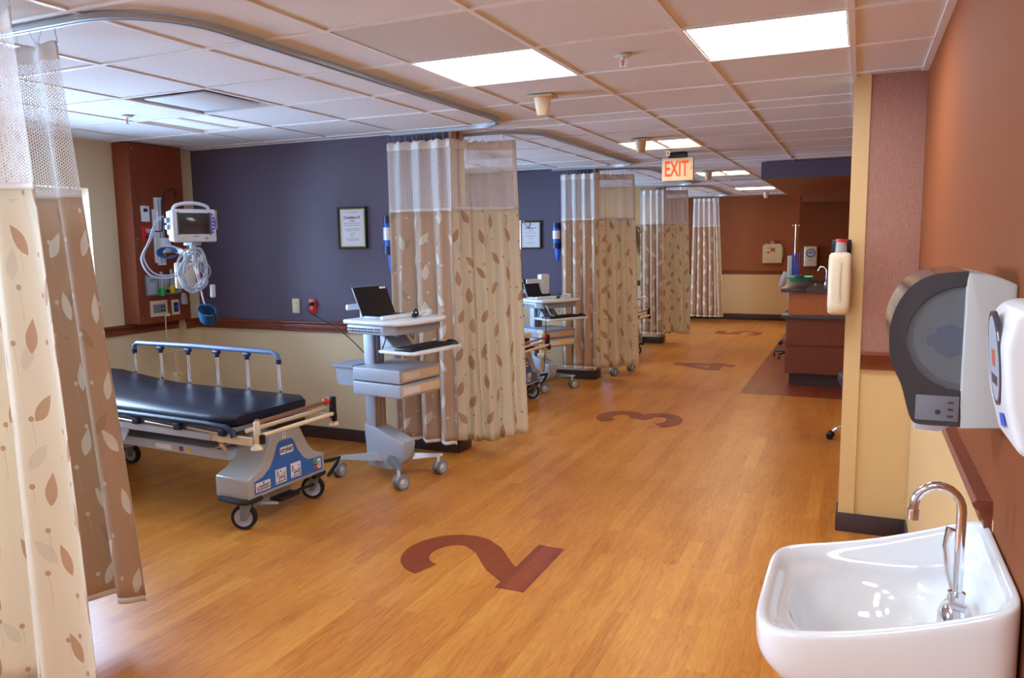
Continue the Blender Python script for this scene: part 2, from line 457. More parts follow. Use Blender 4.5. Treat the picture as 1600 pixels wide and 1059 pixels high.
    def loft(s, rings, caps=True, closed=True):
        bm = bmesh.new(); R = [[bm.verts.new(p) for p in r] for r in rings]; n = len(R[0])
        for A, B in zip(R, R[1:]):
            for k in range(n if closed else n-1):
                bm.faces.new((A[k], A[(k+1) % n], B[(k+1) % n], B[k]))
        if caps:
            bm.faces.new(R[0][::-1]); bm.faces.new(R[-1])
        bmesh.ops.recalc_face_normals(bm, faces=bm.faces)
        return s._merge(bm, Matrix.Identity(4))
    def build(s, name, parent=None, smooth=40, loc=None, **props):
        me = bpy.data.meshes.new(name); s.bm.to_mesh(me); s.bm.free()
        for mn in s.mats: me.materials.append(MATS[mn])
        for p in me.polygons: p.use_smooth = True
        me.set_sharp_from_angle(angle=math.radians(smooth))
        o = bpy.data.objects.new(name, me); COL.objects.link(o)
        if parent: o.parent = parent
        if loc: o.location = loc
        for k, v in props.items(): o[k] = v
        return o

def B(mn): return MB().m(mn)
def thing(name, label, cat, loc=(0, 0, 0), rz=0, group=None):
    o = bpy.data.objects.new(name, None); o.empty_display_size = .1; COL.objects.link(o)
    o.location = loc; o.rotation_euler = (0, 0, rz); o['label'] = label; o['category'] = cat
    if group: o['group'] = group
    return o
def tag(o, label, cat, group=None):
    o['label'] = label; o['category'] = cat
    if group: o['group'] = group
    return o
def struct(o): o['kind'] = 'structure'; return o
CH = {}
def kids(o): return [c for c in bpy.data.objects if c.parent == o]
def dup(o, loc, rz, label, group=None):
    def cp(src, par):
        c = src.copy(); COL.objects.link(c)
        if par: c.parent = par
        for k in kids(src): cp(k, c)
        return c
    r = cp(o, None); r.location = loc; r.rotation_euler = (0, 0, rz); r['label'] = label
    if group: r['group'] = group
    return r

FONT_CACHE = {}
def text(name, s, size, mn, M4, parent=None, depth=.0006, bold=0, align='CENTER', sx=1, **props):
    cu = bpy.data.curves.new('txt', 'FONT'); cu.body = s; cu.size = size; cu.extrude = depth; cu.offset = bold
    cu.align_x = align; cu.align_y = 'CENTER'
    to = bpy.data.objects.new('txt', cu); COL.objects.link(to)
    dg = bpy.context.evaluated_depsgraph_get(); dg.update()
    me = bpy.data.meshes.new_from_object(to.evaluated_get(dg))
    bpy.data.objects.remove(to); bpy.data.curves.remove(cu)
    me.transform(M4 @ Matrix.Diagonal((sx, 1, 1, 1)))
    me.name = name; me.materials.clear(); me.materials.append(MATS[mn])
    o = bpy.data.objects.new(name, me); COL.objects.link(o)
    if parent: o.parent = parent
    for k, v in props.items(): o[k] = v
    return o
def frame_mat(origin, xdir, ydir):
    x = Vector(xdir).normalized(); y = Vector(ydir).normalized(); z = x.cross(y)
    m = Matrix((x, y, z)).transposed().to_4x4(); m.translation = Vector(origin); return m

# ------------------------------------------------------------------ structure
def box_struct(name, parts, smooth=30):
    b = MB()
    for mn, lo, hi in parts: b.m(mn).box(lo, hi)
    return struct(b.build(name, smooth=smooth))
XR = 0.28; YF = 15.9; YW = 4.48; YB = -2.6; XA = 2.6; XE = -2.75; YP = 5.13
b = B('floor_wood').box((XL-.3, YB-.2, -.08), (XA+.2, YF+.2, 0)); struct(b.build('floor'))
b = B('floor_cherry').prism([(-1.09, 8.25), (XA, 8.25), (XA, 12.8), (-.86, 12.8), (-.86, YF), (-1.09, YF)], 0.0004, .0016)
struct(b.build('floor_nurse_station'))

# floor numerals, built as broad strokes; their tops point to the window wall
def stroke_poly(pts, w, closed=False):
    P = [Vector((p[0], p[1])) for p in pts]; Lh, Rh = [], []
    for i, p in enumerate(P):
        a = P[max(i-1, 0)]; c = P[min(i+1, len(P)-1)]
        t = (c-a).normalized(); nrm = Vector((-t.y, t.x))
        if 0 < i < len(P)-1:
            t1 = (p-a).normalized(); n1 = Vector((-t1.y, t1.x)); k = max(.45, nrm.dot(n1)); wd = w/2/k
        else: wd = w/2
        Lh.append(p+nrm*wd); Rh.append(p-nrm*wd)
    return Lh + Rh[::-1]
def arc(cx, cy, rx, ry, a0, a1, n=16):
    return [(cx+rx*math.cos(math.radians(a0+(a1-a0)*i/n)), cy+ry*math.sin(math.radians(a0+(a1-a0)*i/n))) for i in range(n+1)]
def numeral(ch, x_base, y_mid, label, size=.76):
    # digit design box: width .8, height 1
    w = .19
    if ch == '2': strokes = [arc(.36, .67, .27, .235, 170, -22, 18)+[(.52, .46), (.30, .28), (.16, .10)], [(.02, .085), (.74, .085)]]
    elif ch == '3': strokes = [arc(.35, .72, .25, .195, 155, -75, 16)+[(.36, .525)], [(.34, .52)]+arc(.35, .275, .28, .19, 75, -160, 18)]
    elif ch == '4': strokes = [[(.56, .0), (.56, 1.0)], [(.50, .93), (.10, .34)], [(.04, .27), (.76, .27)]]
    elif ch == '5': strokes = [[(.70, .91), (.16, .91)], [(.20, .95), (.15, .50)], arc(.36, .33, .30, .245, 140, -155, 20)]
    b = B('floor_cherry')
    for i, st in enumerate(strokes):
        st = [(p[0], p[1]) for p in st]
        b.prism(stroke_poly(st, w), .0005, .0018+.0002*i, Matrix(((0, -size, 0, x_base), (size, 0, 0, y_mid-.39*size), (0, 0, 1, 0), (0, 0, 0, 1))))
    tag(b.build('floor_number'), label, 'floor number')
numeral('2', -1.36, 3.40, 'dark red numeral two inlaid in the wood floor, nearest the camera')
numeral('3', -1.38, 6.76, 'dark red numeral three inlaid in the wood floor, second from the camera')
numeral('4', -1.39, 9.88, 'dark red numeral four inlaid in the wood floor, left of the cherry-coloured floor area')
numeral('5', -1.45, 13.62, 'dark red numeral five inlaid in the floor, farthest from the camera')

# ceiling: tiles with openings for fixtures, on a tee grid
GX0, GP = -.059, .619
xs = [GX0-GP*k for k in range(0, 9)]
xs = [XL-.1] + sorted([x for x in xs if x > XL+.05]) + [XR+.0] if False else sorted([x for x in xs if x > XL]+[XL-.1, GX0+GP, GX0+2*GP, GX0+3*GP, GX0+4*GP, XA+.1])
ys = []
yb = -1.4
base0 = 5.306-PER*3
for n in range(0, 8):
    o = base0+PER*n
    for j in range(0, 6):
        ys.append(o+.6096*j)
    # half row closes the period (o + 3.048 .. o + 3.353)
ys = sorted(v for v in ys if YB < v < YF) ; ys = [YB-.1]+ys+[YF+.1]
def cell(x, y):
    i = max(k for k in range(len(xs)) if xs[k] <= x); j = max(k for k in range(len(ys)) if ys[k] <= y)
    return i, j
FIX = {}
def fixture(kind, x, y): FIX[cell(x, y)] = kind
LIGHTS = []
for n in (-1, 0):
    y = 3.5+PER*n
    fixture('panel', -.35, y); fixture('panel', -1.6, y)
fixture('panel', -1.6, -1.3); fixture('panel', -2.8, .15)  # unseen panels added as neutral fill light from behind the camera
fixture('speaker', -1.6, 2.9)
fixture('parabolic', -1.6, 6.8); fixture('split', -1.6, 10.15); fixture('panel', -1.6, 13.5)
fixture('parabolic', 1.3, 6.8); fixture('panel', 1.3, 10.15)
for n in range(-1, 4):
    fixture('bay_light', -4.1, 4.1+PER*n); fixture('vent', -3.5, 3.5+PER*n)
bt = B('tile'); 
for i in range(len(xs)-1):
    for j in range(len(ys)-1):
        if (i, j) in FIX: continue
        bt.box((xs[i], ys[j], CEIL+.006), (xs[i+1], ys[j+1], CEIL+.022))
struct(bt.build('ceiling'))
bg = B('tee')
for x in xs[1:-1]: bg.box((x-.012, YB, CEIL), (x+.012, YF, CEIL+.007))
for y in ys[1:-1]: bg.box((XL, y-.012, CEIL-.0005), (XA, y+.012, CEIL+.0065))
bg.box((XR-.03, YB, CEIL-.001), (XR, YW, CEIL+.006)).box((XL, YP-.02, CEIL-.001), (XE, YP, CEIL+.006)).box((XL, YB, CEIL-.001), (XL+.02, YF, CEIL+.006))
struct(bg.build('trim_1'))
b = B('white_paint').box((XL-.3, YB-.2, CEIL+.35), (XA+.2, YF+.2, CEIL+.4)); struct(b.build('ceiling_deck'))

# walls -------------------------------------------------
RZ = .955   # paint changes behind the chair rail
def wall_left():
    b = MB()
    segs = []; y = YB-.2
    for n in range(-1, 4):
        segs.append((y, WIN_Y0+PER*n)); y = WIN_Y1+PER*n
    segs.append((y, YF+.2))
    b.m('cream')
    for a, c in segs: b.box((XL-.25, a, 0), (XL, c, CEIL+.36))
    for n in range(-1, 4):
        a, c = WIN_Y0+PER*n, WIN_Y1+PER*n
        b.box((XL-.25, a, 0), (XL, c, WIN_Z0)); b.box((XL-.25, a, WIN_Z1), (XL, c, CEIL+.36))
    for n in range(3): b.box((XL, 4.96+PER*n, 0), (XL+.10, YP+PER*n, CEIL))
    struct(b.build('wall_left'))
wall_left()
for n in range(-1, 4):
    a, c = WIN_Y0+PER*n, WIN_Y1+PER*n
    r = bpy.data.objects.new('window_%d' % (n+2), None); COL.objects.link(r); r.location = (XL-.2, (a+c)/2, WIN_Z0); struct(r)
    h = (c-a)/2; H = WIN_Z1-WIN_Z0
    f = B('white_paint')
    f.box((-.03, -h, 0), (.03, -h+.05, H)).box((-.03, h-.05, 0), (.03, h, H)).box((-.03, -h+.05, 0), (.03, h-.05, .05)).box((-.03, -h+.05, H-.05), (.03, h-.05, H)).box((-.025, -.025, .05), (.025, .025, H-.05))
    f.build('window_frame', r)
    g = B('glass').box((-.004, -h+.05, .05), (.004, -.025, H-.05)).box((-.004, .025, .05), (.004, h-.05, H-.05)); g.build('glass_pane', r)
    B('white_paint').box((.03, -h+.002, -.0), (.24, h-.002, .02), .004).build('window_sill', r)
struct(B('white_paint').box((XL-.3, YB-.2, 0), (XR, YB, CEIL+.36)).build('wall_back'))  # unseen wall, coloured white to bounce neutral light into the room
# right wall beside the camera: rust above, cream wainscot beyond the wash basin
box_struct('wall_right', [('rust', (XR, YB-.2, 1.0), (XR+.2, YW, CEIL+.36)), ('rust', (XR, YB-.2, 0), (XR+.2, 1.85, 1.0)), ('cream_warm', (XR, 1.85, 0), (XR+.2, YW, 1.0))])
# wing wall with wallpaper panel and cream corner strip
box_struct('wall_wing', [('cream_warm', (-.055, YW, 0), (.025, YW+.16, CEIL+.36)), ('cream_warm', (.025, YW+.012, 0), (XA+.2, YW+.16, RZ)), ('wallpaper', (.025, YW+.006, RZ), (XA+.2, YW+.16, CEIL+.36))])
box_struct('wall_alcove_back', [('rust', (XA, YW, 0), (XA+.2, 12.8, CEIL+.36))])
box_struct('wall_sink', [('rust', (-.86, 12.8, 0), (XA+.2, YF, CEIL+.36))])
box_struct('wall_far', [('rust_dark', (XL-.3, YF, .96), (-.8, YF+.2, CEIL+.36)), ('cream_warm', (XL-.3, YF, 0), (-.8, YF+.2, .96))])
for n, (up, nm) in enumerate((('purple', 'bay_one'), ('purple', 'bay_two'), ('gold', 'bay_three'))):
    y = YP+PER*n + (0.02 if n else 0)
    box_struct('wall_'+nm, [(up, (XL, y, RZ), (XE-.02, y+.2, CEIL)), ('cream', (XL, y, 0), (XE-.02, y+.2, RZ)), ('gold', (XE-.02, y, 0), (XE, y+.08, CEIL)), ('rail_wood', (XE-.02, y+.08, .1), (XE+.004, y+.12, CEIL)), ('gold', (XE-.02, y+.12, 0), (XE, y+.2, CEIL))])
    r = B('rail_wood').box((XL+.02, y-.018, .895), (XE-.0, y, .955), .006).box((XL+.02, y-.032, .955), (XE+.0, y, .978), .009).box((XL+.02, y-.026, .893), (XE, y, .905), .006)
    struct(r.build('trim_%d' % (n+2)))
    r = B('base').box((XL, y-.012, 0), (XE+.012, y, .1), .003).box((XE, y-.012, 0), (XE+.012, y+.2, .1), .003)
    struct(r.build('baseboard_'+nm))
for nm, y0, y1 in (('rear', YB, YP), ('middle', YP+.2, YP+PER), ('front', YP+PER+.22, YF)):
    r = B('rail_wood').box((XL, y0, .895), (XL+.018, y1-.03, .955), .006).box((XL, y0, .955), (XL+.032, y1-.03, .978), .009)
    if nm != 'front' or True:
        ye = y1-.03
        r.box((XL+.1, ye-.14, .895), (XL+.118, ye, .955), .006).box((XL+.1, ye-.15, .955), (XL+.132, ye, .978), .009) if nm != 'front' else None
    struct(r.build('trim_left_'+nm))
    struct(B('base').box((XL, y0, 0), (XL+.012, y1-.012, .1), .003).build('baseboard_left_'+nm))
struct(B('rail_wood').box((XL+.04, YF-.018, .90), (-.86, YF, .96), .006).box((XL+.04, YF-.03, .955), (-.86, YF, .98), .008).build('trim_far'))
struct(B('base').box((XL+.02, YF-.014, 0), (-.87, YF, .12), .003).build('baseboard_far'))
def rail_profile(zc):
    return [(0, zc-.045), (.016, zc-.042), (.018, zc-.01), (.026, zc+.0), (.03, zc+.018), (.042, zc+.028), (.046, zc+.04), (.036, zc+.05), (0, zc+.05)]
# chair rails of the near right corner
b = B('rail_wood').prism([(a_*.85, 1.0+(c_-.99)*.74) for a_, c_ in rail_profile(.990)], 1.87, YW-.002, frame_mat((XR, 0, 0), (-1, 0, 0), (0, 0, 1)) @ Matrix.Diagonal((1, 1, 1, 1)))
o = b.build('trim_right'); struct(o)
ZS = None
b = B('rail_wood').prism(rail_profile(.945), -(.279), -.028, frame_mat((0, YW+.008, 0), (0, -1, 0), (0, 0, 1)))
struct(b.build('trim_wing'))
struct(B('base').box((-.067, YW-.012, 0), (XR, YW, .105), .003).box((-.067, YW, 0), (-.055, YW+.172, .105), .003).build('baseboard_wing'))
struct(B('base').box((XR-.012, 1.86, 0), (XR, YW-.012, .105), .003).build('baseboard_right'))
b = MB(); b.m('purple').box((-1.0, 8.9, 2.235), (XA, 9.02, CEIL-.001)).m('rust_dark').box((-1.0, 9.02, 2.235), (XA, 12.8, CEIL-.001)).box((-1.0, 12.8, 2.235), (-.86, YF, CEIL-.001)).box((-.8, 12.35, 2.12), (XA, 12.8, 2.235))
struct(b.build('ceiling_soffit'))

# ------------------------------------------------------------------ ceiling fixtures
NTH = {}
def fix_label(kind, x, y):
    near = {-1: 'behind the camera'}
    return None
def cell_box(key):
    i, j = key; return xs[i], xs[i+1], ys[j], ys[j+1]
LBL = {
 ('panel', 0, -1): 'square lit ceiling panel behind the camera by the right wall',
 ('panel', 1, -1): 'square lit ceiling panel behind the camera over the aisle',
 ('panel', 0, 0): 'large bright ceiling light panel at upper right, next to the rust wall',
 ('panel', 1, 0): 'bright ceiling light panel beside the perforated speaker panel',
}
def light_fixture(key, kind, label):
    x0, x1, y0, y1 = cell_box(key); cx, cy = (x0+x1)/2, (y0+y1)/2; hx, hy = (x1-x0)/2-.012, (y1-y0)/2-.012
    t = thing('ceiling_light', label, 'ceiling light', (cx, cy, CEIL))
    h = B('lamp_housing' if kind in ('parabolic', 'split') else 'white_paint')
    h.box((-hx, -hy, .10), (hx, hy, .115)).box((-hx, -hy, .004), (-hx+.008, hy, .10)).box((hx-.008, -hy, .004), (hx, hy, .10)).box((-hx+.008, -hy, .004), (hx-.008, -hy+.008, .10)).box((-hx+.008, hy-.008, .004), (hx-.008, hy, .10))
    h.build('housing', t)
    if kind == 'panel':
        B('lamp_on' if cy < 6 else 'lamp_warm').box((-hx+.010, -hy+.010, .010), (hx-.010, hy-.010, .016)).build('diffuser', t)
        for sx in (-1, 1): B('gold_frame').tube([(sx*(hx-.03), -.03, .006), (sx*(hx-.02), 0, .002), (sx*(hx-.03), .03, .006)], .002).build('latch', t)
    else:
        lm = {'parabolic': 'lamp_warm', 'split': 'lamp_warm', 'bay_light': 'lamp_faint_glow'}[kind]
        for sx in (-1, 1):
            ring = []
            b = B(lm)
            P = []
            for k in range(9):
                a = PI*k/8
                P.append((sx*hx*.48-math.cos(a)*hx*.34, .014+math.sin(a)*.05))
            b.prism(P, -hy*.86, hy*.86, Matrix(((1, 0, 0, 0), (0, 0, 1, 0), (0, 1, 0, 0), (0, 0, 0, 1)))) if kind != 'split' else b.box((sx*hx*.52-hx*.42, -hy+.012, .012), (sx*hx*.52+hx*.42, hy-.012, .02))
            b.build('lamp_lens', t)
        r = B('white_paint').box((-.02, -hy+.01, .008), (.02, hy-.01, .05)); r.build('centre_rib', t)
    return t
order = {
 'panel': ['square lit ceiling panel behind the camera over the aisle', 'square lit ceiling panel behind the camera by the right wall'],
}
for key, kind in FIX.items():
    x0, x1, y0, y1 = cell_box(key); cx, cy = (x0+x1)/2, (y0+y1)/2
    far = 'first' if cy < 5 else 'second' if cy < 8.4 else 'third' if cy < 11.8 else 'fourth'
    if kind == 'panel':
        if cy < 2: lb = 'square lit ceiling panel ' + ('over the camera by the right wall' if cy > 1 else 'added as fill light behind the camera at the back wall' if cy < -.8 else 'behind the camera by the right wall' if cx > -1 else 'behind the camera over the aisle' if cx > -2 else 'added as fill light behind the camera over the nearest bay')
        elif cy < 5: lb = 'large bright ceiling light panel at upper right beside the rust wall' if cx > -1 else 'bright ceiling light panel adjoining the grey perforated speaker panel'
        elif cy < 11: lb = 'ceiling light panel over the nurse station alcove'
        else: lb = 'thin bright ceiling light panel nearest the far rust wall'
        light_fixture(key, kind, lb)
    elif kind == 'parabolic':
        light_fixture(key, kind, 'ceiling light with two glowing lobes just above the exit sign' if cx < 0 else 'ceiling light with two lobes hidden over the alcove desk')
    elif kind == 'split':
        light_fixture(key, kind, 'ceiling light split in two bright strips, just beyond the exit sign')
    elif kind == 'bay_light':
        nm = {-1: 'behind the camera', 0: 'of the first bay, near its monitor', 1: 'of the second bay', 2: 'of the third bay', 3: 'of the last bay'}[round((cy-4.1)/PER)]
        light_fixture(key, kind, 'pale unlit but faintly glowing two-lobe ceiling light '+nm)
    elif kind == 'vent':
        n = round((cy-3.5)/PER)
        nm = {-1: 'behind the camera', 0: 'in the first bay', 1: 'in the second bay', 2: 'in the third bay', 3: 'in the last bay'}[n]
        t = thing('ceiling_vent', 'square metal ceiling air vent with a flush centre plate '+nm, 'air vent', (cx, cy, CEIL))
        hx, hy = (x1-x0)/2-.013, (y1-y0)/2-.013
        fr = B('vent_metal')
        for k, (o_, z) in enumerate(((0, .004), (.05, .03))):
            a, c = hx-o_, hy-o_
            fr.box((-a, -c, z), (a, -c+.012, z+.03)).box((-a, c-.012, z), (a, c, z+.03)).box((-a, -c+.012, z), (-a+.012, c-.012, z+.03)).box((a-.012, -c+.012, z), (a, c-.012, z+.03))
        fr.build('frame', t)
        B('dark_grey').box((-hx, -hy, .08), (hx, hy, .09)).build('duct_back', t)
        B('vent_metal').box((-hx+.075, -hy+.075, .002), (hx-.075, hy-.075, .012), .003).build('centre_plate', t)
    elif kind == 'speaker':
        t = thing('ceiling_speaker_panel', 'grey perforated square ceiling panel beside a bright light panel', 'speaker panel', (cx, cy, CEIL))
        hx, hy = (x1-x0)/2-.013, (y1-y0)/2-.013
        B('perforated').box((-hx, -hy, .002), (hx, hy, .006)).build('perforated_plate', t)
        B('speaker_grille').box((-hx, -hy, .012), (hx, hy, .02)).build('backing', t)

def sprinkler(x, y, label):
    t = thing('sprinkler', label, 'sprinkler', (x, y, CEIL))
    B('white_paint').lathe([(.0, -.001), (.036, -.001), (.038, -.004), (.02, -.009), (0, -.009)]).build('escutcheon', t)
    b = B('white_paint').cyl((0, 0, -.005), (0, 0, -.02), .008)
    for s in (-1, 1): b.tube([(s*.008, 0, -.012), (s*.016, 0, -.028), (s*.008, 0, -.046), (0, 0, -.05)], .0025, 6, smooth=4)
    b.cyl((0, 0, -.049), (0, 0, -.052), .015); b.build('frame_arms', t)
    B('red').cyl((0, 0, -.018), (0, 0, -.046), .0028).build('glass_bulb', t, label='red glass bulb')
sprinkler(-.99, 3.47, 'white sprinkler between the two nearest bright ceiling panels')
sprinkler(-4.23, 3.60, 'white sprinkler in the first bay beside the air vent')
sprinkler(-1.64, 7.25, 'white sprinkler directly above the exit sign')
sprinkler(-1.69, 11.3, 'white sprinkler between the two farthest lit panels')
def cone_sensor(x, y, label):
    t = thing('ceiling_sensor', label, 'ceiling sensor', (x, y, CEIL))
    B('plastic_beige').box((-.075, -.06, -.012), (.075, .06, 0), .004).build('mounting_plate', t)
    B('plastic_cream').box((-.035, -.03, -.03), (.035, .03, -.012), .005).lathe([(0, -.012), (.048, -.012), (.044, -.05), (.032, -.105), (.026, -.11), (0, -.11)]).build('tapered_cover', t)
cone_sensor(-1.665, 4.2, 'off-white tapered sensor on the ceiling beyond the speaker panel')
cone_sensor(-1.66, 6.35, 'off-white tapered sensor in front of the two-lobe light')
cone_sensor(-1.71, 9.75, 'off-white tapered sensor in front of the split ceiling light')
cone_sensor(-1.55, 14.6, 'small off-white sensor nearest the far wall')

# exit sign
t = thing('exit_sign', 'lit red EXIT sign hanging from the ceiling over the aisle', 'exit sign', (-1.60, 7.5, CEIL))
B('black').box((-.085, -.035, -.05), (.085, .035, 0), .004).build('ceiling_mount', t)
B('exit_face').box((-.148, -.028, -.262), (.148, .028, -.05), .006).build('housing', t)
for o_, yy in ((-1, -.0285),):
    text('lettering', 'EXIT', .20, 'lettering', frame_mat((-.010, yy, -.158), (1, 0, 0), (0, 0, 1)), t, .0008, .004, sx=.55)
    B('lettering').prism([(0, -.022), (.006, -.022), (.018, 0), (.006, .022), (0, .022), (.011, 0)], 0, .0012, frame_mat((.122, yy-.0002, -.15), (1, 0, 0), (0, 0, 1))).build('arrow', t)

# ------------------------------------------------------------------ curtain tracks
def rounded(pts, R):
    out = [Vector(pts[0])]
    for i in range(1, len(pts)-1):
        p = Vector(pts[i]); a = (Vector(pts[i-1])-p).normalized(); c = (Vector(pts[i+1])-p).normalized()
        for k in range(9):
            th = PI/2*k/8
            ctr = p+a*R+c*R
            out.append(ctr-c*R*math.cos(th)-a*R*math.sin(th))
    out.append(Vector(pts[-1])); return out
def track(n, label):
    y0, y1 = 2.0+PER*n, 5.045+PER*n
    P = rounded([(XL+.01, y0, CEIL-.011), (-2.215, y0, CEIL-.011), (-2.215, y1, CEIL-.011), (-3.22, y1, CEIL-.011)], .33)
    b = B('track_metal'); rings = []
    N = len(P)
    for i, p in enumerate(P):
        t_ = (P[min(i+1, N-1)]-P[max(i-1, 0)]).normalized(); nn = Vector((-t_.y, t_.x, 0)); w, h = .0165, .011
        rings.append([p+nn*w+Vector((0, 0, h)), p+nn*w-Vector((0, 0, h)), p+nn*.006-Vector((0, 0, h)), p+nn*.006-Vector((0, 0, .002)), p-nn*.006-Vector((0, 0, .002)), p-nn*.006-Vector((0, 0, h)), p-nn*w-Vector((0, 0, h)), p-nn*w+Vector((0, 0, h))])
    b.loft(rings)
    tag(b.build('curtain_track'), label, 'curtain track')
    return P
TL = ['curved curtain track behind the camera, holding the nearest cream curtain', 'curved ceiling curtain track around the first bay with the monitor', 'curved ceiling curtain track around the second bay', 'curved ceiling curtain track around the third bay', 'curved ceiling curtain track around the farthest bay']
for n in range(-1, 4): 
    if n == -1:
        y0, y1 = -2.4, 5.045-PER
    track(n, TL[n+1]) if n >= 0 else None
def track0():
    P = rounded([(-2.215, -2.4, CEIL-.011), (-2.215, 1.69, CEIL-.011), (-3.22, 1.69, CEIL-.011)], .33)
    b = B('track_metal'); rings = []; N = len(P)
    for i, p in enumerate(P):
        t_ = (P[min(i+1, N-1)]-P[max(i-1, 0)]).normalized(); nn = Vector((-t_.y, t_.x, 0)); w, h = .0165, .011
        rings.append([p+nn*w+Vector((0, 0, h)), p+nn*w-Vector((0, 0, h)), p-nn*w-Vector((0, 0, h)), p-nn*w+Vector((0, 0, h))])
    b.loft(rings); tag(b.build('curtain_track'), TL[0], 'curtain track')
track0()

# ------------------------------------------------------------------ curtains
def resample(P, n):
    P = [Vector((p[0], p[1])) for p in P]
    d = [0]
    for a, c in zip(P, P[1:]): d.append(d[-1]+(c-a).length)
    out = []
    for k in range(n+1):
        t = d[-1]*k/n; i = 0
        while i < len(d)-2 and d[i+1] < t: i += 1
        f = (t-d[i])/max(1e-9, d[i+1]-d[i]); out.append(P[i].lerp(P[i+1], f))
    return out, d[-1]
def curtain(label, top, bot, zt, zm, zb, folds, amp, fabric, seed, edge_band=True, hem_wave=.0, open_edge=False, group=None, fine=1.0, width=None):
    """top / bot: plan polylines of the hung line and of the hem; cloth folds about them"""
    rnd = random.Random(seed)
    c0 = Vector(((top[0][0]+top[-1][0])/2, (top[0][1]+top[-1][1])/2, 0))
    t = thing('privacy_curtain', label, 'curtain', c0, 0, group)
    NU = int(folds*16*fine); T, LT = resample(top, NU); Bt, LB = resample(bot, NU)
    ph = rnd.random()*6; jit = [rnd.uniform(-.9, .9) for _ in range(12)]
    hs = [rnd.uniform(.6, 1.25) for _ in range(int(folds)+4)]
    def off(s, k):  # sideways fold offset at fraction s, height factor k (0 top .. 1 bottom)
        th = 2*PI*folds*s + ph + jit[0]*math.sin(2*PI*s+jit[1]) + .5*jit[2]*math.sin(5*s+jit[3]+k*1.3)
        h = hs[int(folds*s+.5) % len(hs)]
        f = math.sin(th)
        sharp = f*(.75+.25*abs(f))
        ripple = .16*math.sin(2.7*th+jit[4]*5+k)*(.3+.7*k)
        env = min(1, s*folds*1.2+.25, (1-s)*folds*1.2+.25)
        return amp*(.42+.58*min(1, k*1.35+.08))*(sharp*(.75+.3*h)+ripple)*env
    width = width or LT*1.45
    def pt(s, i, z):
        k = (zt-z)/(zt-zb)
        p = T[i].lerp(Bt[i], k)
        a = T[max(i-1, 0)].lerp(Bt[max(i-1, 0)], k); c = T[min(i+1, NU)].lerp(Bt[min(i+1, NU)], k)
        d = (c-a).normalized() if (c-a).length > 1e-6 else Vector((1, 0)); nrm = Vector((-d.y, d.x))
        sway = amp*.25*math.sin(k*3+jit[5]*4+s*3)*k
        q = p+nrm*(off(s, k)+sway)+d*amp*.35*math.cos(2*PI*folds*s+ph)*k*.6
        return Vector((q.x, q.y, z))-c0
    def sheet(name, z1, z0, nz, mn, solid=0, wave_top=0, wave_bot=0, s0=0, s1=1):
        bm = bmesh.new(); uvl = bm.loops.layers.uv.new('UVMap'); grid = []
        i0, i1 = int(s0*NU), int(round(s1*NU))
        for j in range(nz+1):
            row = []
            for i in range(i0, i1+1):
                s = i/NU; z = z1+(z0-z1)*j/nz
                zz = z - (wave_bot*(j/nz)*(1+math.sin(s*7+jit[6]*6))*.5) + wave_top*(1-j/nz)*(abs(math.sin(PI*folds*2.2*s))-.5)
                row.append((bm.verts.new(pt(s, i, zz)), s*width+jit[7]*3, zz))
            grid.append(row)
        for j in range(nz):
            for i in range(len(grid[0])-1):
                q = (grid[j][i], grid[j+1][i], grid[j+1][i+1], grid[j][i+1])
                f = bm.faces.new([v[0] for v in q])
                for lp, v in zip(f.loops, q): lp[uvl].uv = (v[1], v[2])
        me = bpy.data.meshes.new(name); bm.to_mesh(me); bm.free()
        me.materials.append(MATS[mn])
        for p in me.polygons: p.use_smooth = True
        o = bpy.data.objects.new(name, me); COL.objects.link(o); o.parent = t
        if solid:
            md = o.modifiers.new('thickness', 'SOLIDIFY'); md.thickness = solid; md.offset = 0
        return o
    sheet('header_band', zt, zt-.06, 3, 'header', .003, wave_top=.012)
    sheet('net_panel', zt-.055, zm, 8, 'net')
    sheet('top_seam_band', zm+.012, zm-.012, 1, 'header', .003)
    sheet('fabric_panel', zm-.008, zb+.02, 26, fabric, .0015, wave_bot=hem_wave)
    if hem_wave == 0: sheet('hem_band', zb+.025, zb, 1, 'header' if fabric == 'fabric_tan' else 'band', .003)
    if open_edge: sheet('edge_band', zt-.02, zm, 8, 'header', .003, s0=.955, s1=1)
    nh = max(5, int(folds*3))
    for k in range(nh+1):
        i = int(round(NU*(k/nh)*.98+.01*NU)); i = min(i, NU)
        p = pt(i/NU, i, zt-.01); q = T[i]
        b = B('chrome').tube([(p.x, p.y, zt-.02), (p.x+.004, p.y, zt-.005), (p.x+.002, p.y, zt+.008), (q.x-c0.x, q.y-c0.y, CEIL-.026)], .0018, 5).build('hook', t)
    return t
